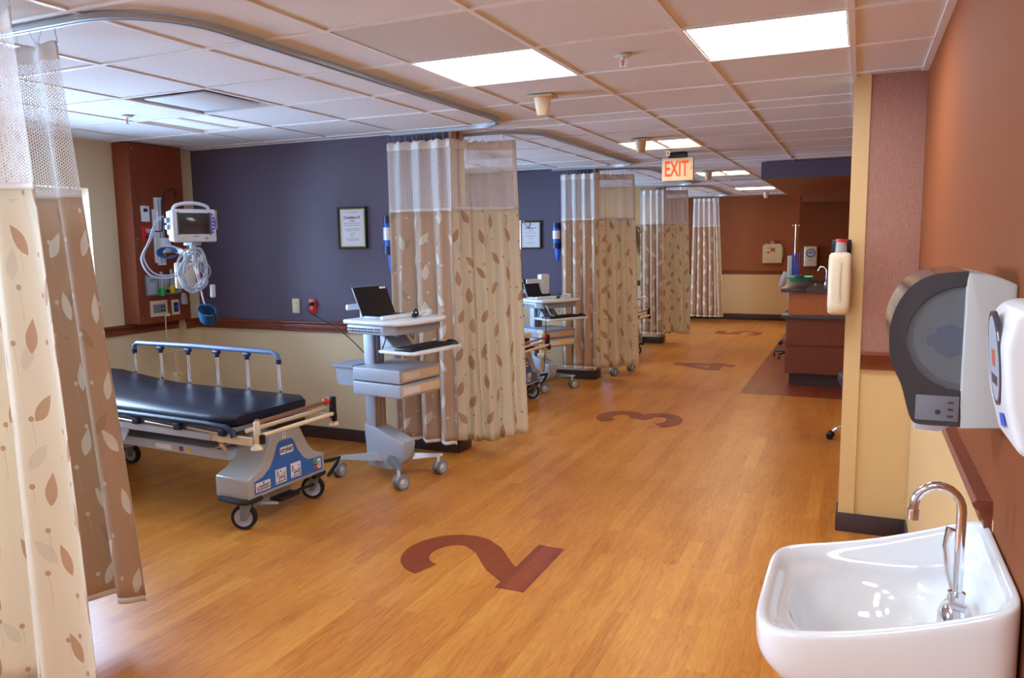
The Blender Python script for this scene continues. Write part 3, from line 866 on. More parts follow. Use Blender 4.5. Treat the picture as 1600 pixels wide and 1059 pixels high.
# nearest pair, left edge of the photo
curtain('cream leaf-print curtain with net top at the left edge, nearest the camera', [(-3.15, 1.69), (-2.80, 1.69), (-2.435, 1.67)], [(-3.2, 1.66), (-2.8, 1.64), (-2.29, 1.68)], 2.34, 1.80, .03, 3, .045, 'fabric_cream', 11, width=1.25)
curtain('tan leaf-print curtain with net top, just behind the nearest cream one', [(-3.15, 2.0), (-2.9, 2.0), (-2.68, 2.0)], [(-3.15, 2.06), (-2.9, 2.12), (-2.65, 2.16)], 2.34, 1.80, .14, 2.6, .05, 'fabric_tan', 5, width=1.0)
LB = [('tan leaf-print curtain hanging against the purple wall behind the first cart', 'cream leaf-print curtain right beside the first cart, its wide open face to the aisle'),
      ('tan leaf-print curtain behind the second cart and laptop', 'cream leaf-print curtain beside the second cart and laptop'),
      ('tan leaf-print curtain hanging at the tan wall behind the third stretcher', 'cream leaf-print curtain on the third wall end, narrower than the two nearer'),
      ('tan leaf-print curtain of the farthest pair, in front of the rust wall', 'narrow cream leaf-print curtain at the right of the farthest pair')]
def arc_track(n, xe):   # start of track n+1 from the wall end round its bend
    y0 = 2.0+PER*(n+1)
    P = [(XE+.02, y0-.295), (XE+.055, y0-.22), (XE+.10, y0-.08), (-2.54, y0-.01)]
    for k in range(1, 8):
        a = PI/2*k/8; p = (-2.545+.33*math.sin(a), y0+.33-.33*math.cos(a))
        if p[0] > xe: break
        P.append(p)
    return P
for n in range(3):
    y = 5.045+PER*n
    xl = (-3.25, -3.12, -3.08)[n]
    curtain(LB[n][0], [(xl, y), (-2.72, y)], [(xl+.02, y-.02), (-2.68, y-.06)], 2.34, 1.84, (.10, .15, .17)[n], 3.6, .040, 'fabric_tan', 20+n)
    pt_ = arc_track(n, (-2.33, -2.36, -2.38)[n])
    pb_ = [(x_+.02+.05*i/len(pt_), y_-.03+.03*i/len(pt_)) for i, (x_, y_) in enumerate(pt_)]
    if n == 0: pb_ = [(-2.70, 5.05), (-2.64, 5.14), (-2.5, 5.24), (-2.30, 5.43)]
    curtain(LB[n][1], pt_, pb_, 2.34, 1.85, (.10, .14, .15)[n], 4.5, .034, 'fabric_cream', 40+n, hem_wave=.03, open_edge=True)
y = 5.045+PER*3
curtain(LB[3][0], [(-2.92, y), (-2.53, y)], [(-2.95, y), (-2.45, y)], 2.36, 1.84, .12, 4.5, .045, 'fabric_tan', 71, fine=.8)
curtain(LB[3][1], [(-2.545, y+.01), (-2.45, y)], [(-2.465, y+.01), (-2.32, y)], 2.36, 1.84, .12, 1.5, .035, 'fabric_cream', 72, fine=1.4)

# ------------------------------------------------------------------ headwall column of the first bay, with its devices
def screws(b, x, pts):
    b.m('steel')
    for y, z in pts: b.cyl((x, y, z), (x+.003, y, z), .006, n=10)
HX = -5.22
def headwall(n, label):
    y0 = 4.43+PER*n; y1 = 4.95+PER*n
    t = thing('headwall_panel', label, 'headwall panel', (XL, (y0+y1)/2, .985))
    h = (y1-y0)/2
    B('laminate').box((0.001, -h, 0), (HX-XL, h, CEIL-.985-.001), .003, 1).build('casing', t)
    b = MB(); screws(b, HX-XL, [(-h+.03, .05), (h-.03, .05), (-h+.03, .68), (-h+.03, 1.38), (h-.03, 1.38), (h-.03, .68)]); b.build('screw_heads', t)
HL = ['reddish wood laminate headwall panel in the first bay, carrying outlets and the monitor rail', 'reddish laminate headwall panel in the second bay', 'reddish laminate headwall panel in the third bay']
for n in range(3): headwall(n, HL[n])
def plate(name, label, cat, y0, y1, z0, z1, mn, x=HX):
    t = thing(name, label, cat, (x, (y0+y1)/2, (z0+z1)/2))
    B(mn).box((0, -(y1-y0)/2, -(z1-z0)/2), (.010, (y1-y0)/2, (z1-z0)/2), .003).build('face_plate', t)
    return t
t = plate('call_switch', 'white wall plate with small blue screen, topmost on the headwall panel', 'switch', 4.505, 4.585, 1.80, 1.925, 'plastic_white')
B('dark_blue').box((.010, -.018, .015), (.013, .018, .04)).build('display', t)
t = plate('electrical_outlet', 'red emergency outlet on the wood headwall with a black plug in it', 'outlet', 4.50, 4.60, 1.645, 1.765, 'red')
B('hole').box((.010, -.014, -.045), (.012, .014, -.018), .001).build('lower_socket', t)
b = B('plastic_grey').cyl((.01, 0, .025), (.04, 0, .02), .018).m('black').tube([(.03, 0, .022), (.06, .05, .018), (.05, .11, .03), (.05, .12, .14), (.05, .14, .30), (.09, .20, .36), (.16, .16, .33), (.22, .10, .28)], .005, 6, smooth=6)
tag(b.build('power_lead', loc=(HX, 4.55, 1.705)), 'black power plug and cord looping from the red outlet to the monitor', 'power cord')
# gas outlet strip
t = plate('gas_outlet_panel', 'grey medical gas outlet panel with green and yellow flow fittings', 'gas outlet', 4.50, 4.86, 1.205, 1.375, 'mid_grey')
for k, yy in enumerate((-.12, 0, .12)):
    B('plastic_grey').box((.010, yy-.052, -.07), (.018, yy+.052, .07), .004).cyl((.018, yy, .0), (.024, yy, .0), .025).build('outlet_block', t)
B('ink').box((.018, -.15, .045), (.0185, -.09, .05)).box((.018, -.15, .032), (.0185, -.1, .036)).box((.018, .09, .045), (.0185, .15, .05)).build('small_print', t)
def flowmeter(y, z, mn, label):
    t = thing('flow_meter', label, 'flow meter', (HX+.018, y, z))
    B(mn).cyl((0, 0, 0), (.045, 0, 0), .018).cyl((.04, 0, -.035), (.04, 0, .03), .016).cyl((.04, -.03, .0), (.04, .03, 0), .009).build('valve_body', t)
    B('bottle_clear').cyl((.04, 0, .03), (.04, 0, .16), .013).build('tube', t)
    B('black').cyl((.05, .03, .0), (.05, .05, 0), .013).build('knob', t)
flowmeter(4.615, 1.24, 'green', 'clear flow meter tube with a green base on the headwall gas panel')
flowmeter(4.715, 1.255, 'yellow', 'clear flow meter tube with a yellow valve on the headwall gas panel')
b = B('bottle_clear').cyl((.05, 0, -.07), (.05, 0, .0), .028).m('steel').cyl((.05, 0, 0), (.05, 0, .02), .024).cyl((0, 0, .02), (.05, 0, .02), .006)
tag(b.build('suction_jar', loc=(HX+.002, 4.88-.045, 1.19)), 'small clear suction jar below the right end of the gas panel', 'jar')
t = plate('outlet_panel', 'beige-rimmed grey socket panel low on the headwall with a cord plugged in', 'outlet', 4.53, 4.70, 1.035, 1.165, 'plastic_beige')
B('mid_grey').box((.010, -.06, -.035), (.013, .06, .035), .001).build('socket_face', t)
b = B('hole')
for yy in (.02, .045):
    for zz in (-.018, .012): b.cyl((.013, yy, zz), (.0145, yy, zz), .007, n=10)
b.build('socket_holes', t)
t = plate('light_switch', 'beige wall switch with a blue rocker, lowest right on the headwall', 'switch', 4.745, 4.825, 1.035, 1.16, 'plastic_beige')
B('dark_blue').box((.010, -.022, -.04), (.013, .022, .04)).build('inset', t)
B('bright_blue').box((.013, -.010, -.015), (.019, .010, .015), .001).build('rocker', t)
# nurse call cord
b = B('plastic_cream').box((.012, .05, -.07), (.035, .10, -.045), .004).tube([(.02, .06, -.07), (.02, .06, -.2), (.03, .08, -.30), (.06, .10, -.34), (.06, -.02, -.315), (.07, -.06, -.35), (.06, .08, -.355), (.05, .18, -.33), (.06, .22, -.36), (.06, .10, -.37), (.07, .09, -.45), (.07, .10, -.55)], .0045, 6, smooth=6)
t = thing('nurse_call_pendant', 'white call cord coiled and hanging from the headwall to a small pendant', 'cord', (HX, 4.60, 1.10))
b.build('cord', t)
B('plastic_cream').box((.05, .06, -.64), (.08, .14, -.54), .008).build('pendant', t)
B('yellow').box((.08, .085, -.568), (.0815, .125, -.552)).build('pendant_label', t)

# monitor rail with arm
t = thing('articulated_mount', 'white vertical wall rail with articulated arm carrying the monitor', 'monitor arm', (HX, 4.68, 1.45))
B('plastic_white').box((0, -.045, 0), (.03, .02, .545), .004).box((0, -.07, .02), (.018, -.05, .45), .003).build('rail', t)
B('mid_grey').box((.03, -.028, .02), (.033, -.022, .53)).box((.03, 0, .02), (.033, .006, .53)).build('rail_slots', t)
# the arm runs from the rail towards the monitor
MX, MY, MZ = -4.58, 4.40, 1.63      # monitor foot
ax, ay, az = MX-HX, MY-4.68, MZ-1.45
B('plastic_white').box((.02, -.05, .10), (.09, .03, .22), .01).tube([(.08, -.01, .15), (ax*.5, ay*.4+.02, .11), (ax, ay, .10)], .026, 10, smooth=4).cyl((ax, ay, .04), (ax, ay, .165), .022).build('arm', t)
B('plastic_grey').box((ax-.045, ay-.045, .155), (ax+.045, ay+.045, .180), .005).build('swivel_plate', t)
b = B('plastic_white')
for k, a_ in enumerate((-1.4, -.75, -.1)):
    dx, dy = math.cos(a_)*.075, math.sin(a_)*.075
    b.tube([(ax, ay, .08), (ax+dx, ay+dy, .05), (ax+dx*1.25, ay+dy*1.25, .045), (ax+dx*1.3, ay+dy*1.3, .085)], .013, 8, smooth=3)
b.build('cable_hooks', t)
MR = math.radians(-27)
def face(p, ang=MR): # monitor local -> offset
    return Vector((p[0]*math.cos(ang)-p[1]*math.sin(ang), p[0]*math.sin(ang)+p[1]*math.cos(ang), p[2]))
t = thing('patient_monitor', 'white patient monitor with dark screen and top handle in the first bay', 'monitor', (MX, MY, MZ), MR)
t.scale = (1, .88, .95)
prof = [(-.17, .0), (.17, .0), (.175, .03), (.175, .225), (.165, .24), (-.165, .24), (-.175, .225), (-.175, .03)]
B('plastic_white').box((-.085, -.165, .008), (.06, .165, .25), .018, 3).box((.045, -.18, .0), (.085, .18, .255), .016, 3).box((-.06, -.181, .06), (.03, -.16, .24), .006).build('casing', t)
B('monitor_glass').box((.083, -.125, .062), (.0875, .118, .225), .001).build('screen', t, label='dark grey-brown screen')
B('dark_grey').box((.083, -.14, .056), (.0865, -.125, .231)).box((.083, .118, .056), (.0865, .132, .231)).build('bezel', t)
b = B('violet'); P = [(.135, .06), (.15, .07), (.167, .11), (.171, .145), (.167, .18), (.15, .22), (.135, .23)]
b.prism(P, 0, .003, frame_mat((.0845, 0, 0), (0, 1, 0), (0, 0, 1))).build('key_panel', t, label='violet key panel')
b = B('paper')
for k in range(5): b.box((.0875, .143, .082+k*.028), (.0892, .157, .094+k*.028), .001)
b.m('red').cyl((.0872, .15, .215), (.0892, .15, .215), .006)
b.build('keys', t)
B('plastic_white').tube([(.02, -.15, .245), (.02, -.12, .285), (.02, 0, .305), (.02, .12, .285), (.02, .15, .245)], .014, 10, smooth=6).build('handle', t)
B('ink_grey').box((.0855, -.02, .040), (.0862, .03, .047)).m('yellow').box((.0855, -.11, .028), (.087, -.085, .036)).m('ink_grey').box((.0855, .08, .024), (.087, .10, .036)).build('front_marks', t)
B('mid_grey').box((-.05, -.186, .09), (.01, -.18, .19), .002).box((-.04, -.205, .15), (.02, -.184, .19), .005).box((-.04, -.205, .10), (.02, -.184, .135), .005).build('side_connectors', t)
B('plastic_beige').box((-.03, .185, .10), (.06, .19, .25), .001, rot=(0, 0, .2)).build('side_chart', t)
def wp(lx, ly, lz): return Vector((MX, MY, MZ))+face((lx, ly, lz))
def loops(name, label, c, mn, n, rx, rz_, seed, r=.005):
    rnd = random.Random(seed); b = B(mn); P = []
    for k in range(n):
        ax_, az_ = rx*rnd.uniform(.7, 1.1), rz_*rnd.uniform(.75, 1.1); ox, oz = rnd.uniform(-.03, .03), rnd.uniform(-.03, .03)
        tw = rnd.uniform(-.35, .35)
        for j in range(10):
            a = 2*PI*j/10
            x = ax_*math.cos(a)*math.cos(tw)+az_*.3*math.sin(a)*math.sin(tw)+ox; z = az_*math.sin(a)+oz
            d = face((.02*math.sin(a*2+k)+.012*k-.02, x, z)); P.append(Vector(c)+d)
    b.tube(P, r, 6, smooth=5)
    return b
c = wp(.02, -.03, -.23)
tag(loops('monitor_cables', '', c, 'plastic_grey', 7, .105, .15, 3).build('monitor_cables'), 'bundle of grey monitor leads coiled on the hooks under the monitor', 'cables')
c2 = wp(.04, .055, -.19)
tag(loops('monitor_cables', '', c2, 'plastic_white', 4, .05, .13, 8, .004).build('sensor_leads'), 'thin white leads looped at the right of the grey monitor cable coil', 'cables')
side = [wp(-.02, -.205, .17), wp(0, -.25, .15), wp(0, -.31, .0), wp(-.02, -.36, -.12), wp(0, -.31, -.235), wp(0, -.19, -.26), wp(0, -.06, -.22)]
tag(B('plastic_grey').tube(side, .0065, 8, smooth=6).tube([p+Vector((.01, .015, .02)) for p in side[:-1]]+[wp(.02, 0, -.16)], .005, 8, smooth=6).build('monitor_lead'), 'two thick grey leads looping down from the left side of the monitor', 'cables')
def cuff(name, label, c, rot, s=1):
    t = thing(name, label, 'blood pressure cuff', c); t.rotation_euler = rot
    rg = []
    b = B('cuff_blue')
    N = 20
    for side_ in (1,):
        outer, inner = [], []
        for k in range(N+1):
            a = 2*PI*k/N*.93
            outer.append((math.cos(a)*.062*s, math.sin(a)*.045*s)); inner.append((math.cos(a)*.054*s, math.sin(a)*.037*s))
        b.prism(outer+inner[::-1], -.065*s, .065*s)
    b.build('cuff_wrap', t)
    return t
pc = wp(.03, .07, -.55)
cuff('blood_pressure_cuff', 'blue blood pressure cuff dangling on pink tubes under the monitor', pc, (math.radians(52), math.radians(22), math.radians(25)), 1.15)
tag(B('yarn_red').tube([wp(.02, .03, -.10), wp(.02, .035, -.28), wp(.02, .05, -.42), pc+Vector((0, -.02, .07))], .004, 6, smooth=5).m('plastic_white').tube([wp(.03, .02, -.10), wp(.03, .02, -.28), wp(.03, .04, -.42), pc+Vector((.01, -.03, .07))], .004, 6, smooth=5).build('cuff_tube'), 'pink and white tubes leading down to the dangling blue cuff', 'tube')
cuff('blood_pressure_cuff', 'blue cuff lying on the monitor arm, left below the monitor', wp(-.05, -.17, -.075), (PI/2, 0, math.radians(30)), .95)
tag(B('yarn_red').tube([wp(0, -.08, -.04), wp(0, -.05, -.08), wp(0, -.045, -.16), wp(.0, -.04, -.2)], .004, 6, smooth=5).build('cuff_tube'), 'short red tube running from the upper blue cuff to the cable coil', 'tube')
b = B('plastic_cream').box((-.03, -.075, -.1), (.01, .075, .1), .015)
o = b.build('module_box', loc=wp(-.12, -.03, -.25)); o.rotation_euler = (0, 0, MR); tag(o, 'cream box hanging behind the coiled monitor cables', 'box')
tag(B('plastic_white').box((-.012, -.02, -.05), (.012, .02, .05), .008).build('finger_sensor', loc=wp(.04, .115, -.37)), 'small white clip sensor hanging right of the cuff tubes', 'sensor')

# ------------------------------------------------------------------ framed notices, wall devices
def notice(x, y, z, label, w=.27, h=.325):
    t = thing('framed_notice', label, 'framed notice', (x, y, z))
    f = B('black'); d = .022
    for lo, hi in (((-w/2, -d, -h/2), (-w/2+.014, 0, h/2)), ((w/2-.014, -d, -h/2), (w/2, 0, h/2)), ((-w/2+.014, -d, -h/2), (w/2-.014, 0, -h/2+.014)), ((-w/2+.014, -d, h/2-.014), (w/2-.014, 0, h/2))): f.box(lo, hi, .002, 1)
    f.build('frame', t)
    B('gold_frame').box((-w/2+.014, -.012, -h/2+.014), (w/2-.014, -.008, h/2-.014)).build('mount', t)
    B('paper').box((-w/2+.027, -.0135, -h/2+.024), (w/2-.027, -.012, h/2-.024)).build('sheet', t)
    b = B('ink_grey'); a, c = w/2-.038, h/2-.036
    for lo, hi in (((-a, -c), (a, -c+.001)), ((-a, c-.001), (a, c)), ((-a, -c), (-a+.001, c)), ((a-.001, -c), (a, c))): b.box((lo[0], -.0142, lo[1]), (hi[0], -.0136, hi[1]))
    for zz, ww in ((.118, .05), (.034, .078), (.018, .074), (-.010, .072), (-.022, .06), (-.088, .062), (-.100, .05)): b.box((-ww, -.0142, zz), (ww, -.0136, zz+.0032))
    b.build('printed_lines', t)
    FM = lambda zz: frame_mat((0, -.0140, zz), (1, 0, 0), (0, 0, 1))
    text('heading', 'Condition H', .030, 'ink', FM(.080), t, .0003, .0006)
    text('subheading', '(Help)', .018, 'ink_red', FM(.055), t, .0003, .0003)
    b = B('ink_red')
    for k in (-1, 0, 1): b.cyl((k*.016, -.0142, -.042), (k*.016, -.0136, -.042), .004, n=10)
    b.tube([(-.018, -.0142, -.05), (-.008, -.0142, -.06), (-.008, -.0142, -.072), (.008, -.0142, -.072), (.008, -.0142, -.06), (.018, -.0142, -.05)], .0012, 4)
    b.build('emblem', t)
notice(-3.64, YP-.001, 1.725, 'black-framed notice on the purple wall of the first bay')
notice(-3.53, YP+PER+.019, 1.675, 'black-framed notice on the purple wall of the second bay')
def wall_outlet(x, mn, label, face_mn):
    t = thing('electrical_outlet', label, 'outlet', (x, YP-.001, 1.10))
    B(mn).box((-.037, -.008, -.06), (.037, 0, .06), .003).build('face_plate', t)
    b = B(face_mn).box((-.017, -.011, .008), (.017, -.008, .042), .003).box((-.017, -.011, -.042), (.017, -.008, -.008), .003); b.build('sockets', t)
    b = B('hole')
    for z in (.025, -.025):
        for xx in (-.007, .007): b.box((xx-.001, -.0118, z-.005), (xx+.001, -.011, z+.006))
    b.build('slots', t)
wall_outlet(-4.235, 'plastic_beige', 'cream double outlet on the purple wall above the chair rail', 'plastic_cream')
wall_outlet(-4.065, 'red', 'red double outlet on the purple wall with a black plug', 'red')
t = thing('power_lead', 'black cord drooping from the red wall outlet to the first cart', 'power cord', (-4.065, YP-.012, 1.12))
B('black').box((-.016, -.03, -.014), (.016, 0, .014), .004).build('plug', t)
B('black').tube([(0, -.03, 0), (.0, -.06, -.05), (.12, -.06, -.11), (.34, -.09, -.20), (.62, -.2, -.34), (.86, -.45, -.40), (.93, -.55, -.46), (.86, -.52, -.52), (.84, -.5, -.58), (.94, -.58, -.50), (1.0, -.6, -.3)], .0042, 6, smooth=6).build('cord', t)
def holder(x, y, z, label):
    t = thing('glove_holder', label, 'wall holder', (x, y, z))
    B('dark_blue').cyl((0, -.05, .09), (0, -.05, .145), .05).cyl((0, -.05, -.145), (0, -.05, -.08), .05).box((-.03, -.02, -.14), (.03, 0, .14), .004).build('bracket', t)
    B('paper').cyl((0, -.052, -.035), (0, -.052, .06), .047).build('label_band', t)
    B('bright_blue').cyl((0, -.05, -.08), (0, -.05, -.035), .042).cyl((0, -.05, .06), (0, -.05, .09), .042).build('roll', t)
    B('bright_blue').loft([[(math.cos(a)*r_+.01, -.05+math.sin(a)*r_*.5, zz) for a in [2*PI*k/12 for k in range(12)]] for r_, zz in ((.035, -.14), (.032, -.2), (.022, -.26), (.006, -.3))]).build('hanging_bag', t)
holder(-3.275, YP-.001, 1.66, 'dark blue wall holder half hidden by the first tan curtain')
holder(-3.19, YP+PER+.018, 1.66, 'dark blue wall holder with a hanging blue bag in the second bay')
holder(-3.20, YP+2*PER+.018, 1.66, 'dark blue wall holder on the tan wall of the third bay')

# ------------------------------------------------------------------ stretcher
def castor(parent, x, y, r, w, wheel_m='plastic_grey', tyre='rubber', fork='mid_grey', rot=0, twin=False, top=.15, trail=.02, name='castor'):
    """castor part with wheel sub-part; x, y is where the wheel stands"""
    c, s = math.cos(rot), math.sin(rot)
    R = Matrix.Translation((x, y, 0)) @ Matrix.Rotation(rot, 4, 'Z')
    f = MB(); f.M = R; f.m(fork)
    if twin:
        f.cyl((trail, 0, r*1.2), (trail, 0, top), .011).lathe([(0, r*1.75), (.022, r*1.7), (.032, r*1.3), (.034, r*.9), (0, r*.9)], (trail*.4, 0, 0)).box((-.012, -.009, r*.6), (.02, .009, r*1.5), .004)
        f.box((-.052, -.004, r*1.05), (-.02, .004, r*1.18), .002)
    else:
        f.cyl((trail, 0, r*1.9), (trail, 0, top), .016)
        for q in (-1, 1): f.prism([(-.016, r*.75), (.016, r*.75), (trail+.035, r*2.1), (trail-.035, r*2.1)], q*(w/2+.004), q*(w/2+.009), Matrix(((1, 0, 0, 0), (0, 0, 1, 0), (0, 1, 0, 0), (0, 0, 0, 1))))
        f.box((trail-.036, -w/2-.009, r*2.05), (trail+.036, w/2+.009, r*2.15), .002).cyl((0, -w/2-.012, r), (0, w/2+.012, r), .010)
    fo = f.build(name, parent)
    for q in ((-1, 1) if twin else (0,)):
        g = MB(); g.M = R; off = q*(w*.75)
        ww = w if not twin else w*.9
        g.m(tyre).lathe([(r*.72, -ww/2), (r*.96, -ww/2), (r, -ww*.25), (r, ww*.25), (r*.96, ww/2), (r*.72, ww/2)], (0, off, r), (0, 1, 0), 28)
        g.m(wheel_m).lathe([(0, -ww*.46), (r*.2, -ww*.52), (r*.24, -ww*.36), (r*.66, -ww*.36), (r*.74, -ww*.46), (r*.74, ww*.46), (r*.66, ww*.36), (r*.24, ww*.36), (r*.2, ww*.52), (0, ww*.46)], (0, off, r), (0, 1, 0), 28)
        if not twin: g.m('black').cyl((0, off-ww*.56, r), (0, off+ww*.56, r), r*.1, n=10)
        g.build('wheel', fo)
    return fo
XZ = Matrix(((1, 0, 0, 0), (0, 0, 1, 0), (0, 1, 0, 0), (0, 0, 0, 1)))     # local (x,z) outline, extruded along y
YZ = Matrix(((0, 0, 1, 0), (1, 0, 0, 0), (0, 1, 0, 0), (0, 0, 0, 1)))     # local (y,z) outline, extruded along x
def bell(wb, wt, z0, zb, zt, n=7):
    P = [(-wb, z0), (-wb, zb)]
    for k in range(n+1):
        t = k/n; P.append((-wb*.86+(wb*.86-wt)*t, zb+(zt-zb-.05)*(t**1.9)+.02))
    P += [(-wt+.025, zt-.006), (-wt+.05, zt)]
    return P+[(-p[0], p[1]) for p in P[::-1]]
def stretcher(label, loc, rz):
    t = thing('hospital_stretcher', label, 'stretcher', loc, rz)
    # mattress, gently raised towards the head (-x)
    rg = []
    N = 22
    for i in range(N+1):
        x = -1.0+1.88*i/N
        lift = .07*max(0, (-.25-x)/.75)**1.4
        end = .0 if 0 < i < N else -.012
        hw = .338
        if i == 0: hw = .32
        if i == N: hw = .275
        zt, zb_ = .652+lift, .588+lift
        ring = []
        for y_, z_ in ((-hw, zb_+.010), (-hw-.002, (zb_+zt)/2), (-hw, zt-.010), (-hw+.010, zt-.001), (-hw*.5, zt+.001), (0, zt-.001), (hw*.5, zt+.001), (hw-.010, zt-.001), (hw, zt-.010), (hw+.002, (zb_+zt)/2), (hw, zb_+.010), (hw-.008, zb_), (0, zb_), (-hw+.008, zb_)):
            ring.append((x, y_, z_+(end if z_ > (zt+zb_)/2 else -end)*.6))
        rg.append(ring)
    B('vinyl').loft(rg).build('mattress', t, 50)
    b = B('mid_grey').box((-.98, -.33, .55), (.86, .33, .580), .006)
    b.build('litter_deck', t)
    b = B('plastic_grey')
    for s in (-1, 1): b.box((-1.0, s*.345-.012, .508), (.74, s*.345+.012, .55), .004)
    for s in (-1, 1):
        b.prism([(-.15, .51), (.03, .51), (-.02, .43), (-.06, .415), (-.10, .43)], s*.335-.005, s*.335+.005, XZ)
    b.build('side_rail_beam', t)
    for q in (-1, 1): B('plastic_cream').box((.72, q*.33-.014, .505), (1.04, q*.33+.014, .55), .004).build('end_bracket', t)
    B('chrome').cyl((.72, -.33, .455), (.72, .33, .455), .009).cyl((.80, -.30, .45), (.80, -.34, .50), .012).build('release_rod', t)
    # base
    B('plastic_grey').box((-.75, -.24, .362), (.75, .24, .422), .008).build('base_beam', t)
    for mn, xa, xb_ in (('plastic_grey', .13, .27), ('laminate', .34, .375), ('yellow', .42, .445)): B(mn if mn != 'plastic_grey' else 'paper').box((xa, -.2412, .376), (xb_, -.24, .406)).build('base_sticker', t)
    B('dark_grey').box((-.45, -.10, .40), (-.35, .10, .535), .01).box((.35, -.10, .40), (.45, .10, .535), .01).cyl((-.4, 0, .40), (-.4, 0, .50), .06).build('lift_column', t)
    for s, nm in ((1, 'foot'), (-1, 'head')):
        P = bell(.32, .125, .175, .295, .525)
        x0, x1 = (.72, .975) if s == 1 else (-.975, -.72)
        B('shroud').prism(P, x0, x1, YZ, bev=.03, seg=4).build('base_shroud', t, 50)
        for q in (-1, 1):
            B('rubber').tube([(s*.76, q*.33, .168), (s*.92, q*.335, .168), (s*.965, q*.31, .168), (s*.97, q*.22, .168)], .016, 8, smooth=3).build('bumper_strip', t)
    # blue decal on the foot shroud
    X0 = .9755
    P = [(-.315, .198), (-.315, .272), (-.24, .285), (-.17, .325), (-.125, .385), (-.10, .44), (-.075, .462), (.035, .462), (.06, .445), (.10, .375), (.155, .315), (.20, .293), (.33, .285), (.34, .275), (.34, .198)]
    d = B('decal_blue').prism([(a_*.86, c_) for a_, c_ in P], X0, X0+.0012, YZ).build('decal', t, label='blue decal with white instruction pictograms')
    xf = X0+.0014
    for lo, hi in (((-.305, .208), (-.175, .262)), ((-.125, .212), (-.022, .298)), ((.02, .214), (.12, .304)), ((.255, .214), (.325, .276))):
        B('paper').box((xf, lo[0]*.86, lo[1]), (xf+.0006, hi[0]*.86, hi[1])).build('pictogram_card', d)
    B('paper').prism([(-.062, .383), (-.055, .376), (.040, .376), (.047, .383), (.047, .415), (.04, .422), (-.055, .422), (-.062, .415)], xf, xf+.0006, YZ).build('name_plate', d)
    text('lettering', 'stryker', .042, 'ink', frame_mat((xf+.0008, -.008, .401), (0, 1, 0), (0, 0, 1)), d, .0003, .0008, sx=.86)
    b = B('ink'); xk = xf+.0007
    def bar(y0, z0, y1, z1, r=.0022): b.tube([(xk, y0*.86, z0), (xk, y1*.86, z1)], r, 5)
    bar(-.295, .216, -.185, .219); bar(-.295, .223, -.185, .226); bar(-.275, .236, -.195, .238, .004); bar(-.195, .238, -.192, .248); b.cyl((xk, (-.29)*.86, .234), (xk+.0006, (-.29)*.86, .234), .005, n=8); b.cyl((xk, (-.235)*.86, .252), (xk+.0006, (-.235)*.86, .252), .006, n=8)
    b.build('pictogram', d)
    for y0, up in ((-.12, 1), (.025, 0)):
        b = B('ink'); bar(y0, .22, y0+.09, .225); bar(y0+.015, .285, y0+.03, .255); bar(y0+.03, .255, y0+.05, .25); bar(y0+.05, .25, y0+.09, .28 if up else .262); bar(y0+.03, .225, y0+.03, .25); bar(y0+.08, .225, y0+.082, .265); bar(y0+.035, .242, y0+.08, .245, .003); bar(y0+.01, .25, y0+.01, .275); b.cyl((xk, (y0+.012)*.86, .284), (xk+.0006, (y0+.012)*.86, .284), .005, n=8); b.cyl((xk, (y0+(.045 if up else .075))*.86, .282), (xk+.0006, (y0+(.045 if up else .075))*.86, .282), .005, n=8); b.build('pictogram', d)
    b = B('ink'); bar(.30, .225, .315, .235); bar(.30, .235, .31, .258); bar(.295, .25, .315, .25)
    b.build('pictogram', d)
    B('green').box((xf+.0007, .217, .252), (xf+.0012, .25, .274)).build('green_mark', d); B('red').box((xf+.0007, .217, .214), (xf+.0012, .25, .234)).build('red_mark', d); B('ink').box((xf+.0007, .217, .237), (xf+.0012, .25, .249)).build('black_mark', d)
    B('paper').box((.9752, -.035, .475), (.976, -.008, .505)).build('number_plate', t)
    text('lettering', '4', .026, 'ink', frame_mat((.9763, -.021, .490), (0, 1, 0), (0, 0, 1)), t, .0003, .0004)
    # castors
    for (x, y, rr) in ((.915, -.30, 3.62), (.90, .285, 3.62), (-.91, -.30, 3.3), (-.90, .335, 3.3)):
        castor(t, x, y, .073, .034, rot=rr-PI+.0, top=.19)
    # brake pedals and linkage at the foot end
    B('black').tube([(.95, .315, .235), (.99, .36, .24), (1.0, .43, .24), (.99, .41, .20), (.96, .36, .13)], .013, 8).build('brake_pedal', t)
    B('black').box((.93, -.12, .115), (1.02, .05, .135), .008).tube([(.98, -.05, .12), (.97, .1, .125), (.93, .26, .10)], .010, 8).build('steer_pedal', t)
    B('plastic_grey').box((.86, -.22, .10), (.90, -.08, .17), .004).tube([(.9, -.2, .115), (1.0, -.12, .11)], .008, 8).box((.84, -.01, .11), (.9, .09, .18), .006).build('pedal_linkage', t)
    # bars at the foot end
    B('plastic_cream').cyl((1.08, -.29, .560), (1.08, .29, .562), .0125).build('lower_bar', t)
    B('bronze').cyl((1.055, -.295, .632), (1.055, .295, .640), .0115).build('push_bar', t, label='bronze push bar')
    B('plastic_cream').cyl((.98, -.31, .578), (1.00, .32, .582), .013).build('middle_bar', t)
    for s in (-1, 1):
        if s < 0: B('plastic_cream').box((1.045, -.325, .51), (1.075, -.297, .64), .006).build('corner_post', t)
        else: B('black').box((1.048, .297, .53), (1.082, .331, .665), .006).build('corner_post', t)
        B('black').box((1.075, s*.300-.012, .515), (1.098, s*.300+.014, .565), .003).build('corner_block', t)
        B('plastic_cream').lathe([(0, .522), (.013, .519), (.030, .499), (.034, .487), (.028, .481), (0, .481)], (1.06, s*.318, 0)).cyl((1.06, s*.318, .515), (1.06, s*.318, .55), .010).build('roller_bumper', t)
    B('red').sph((1.055, .262, .642), .023, (1, .85, 1)).build('red_knob', t, label='red knob')
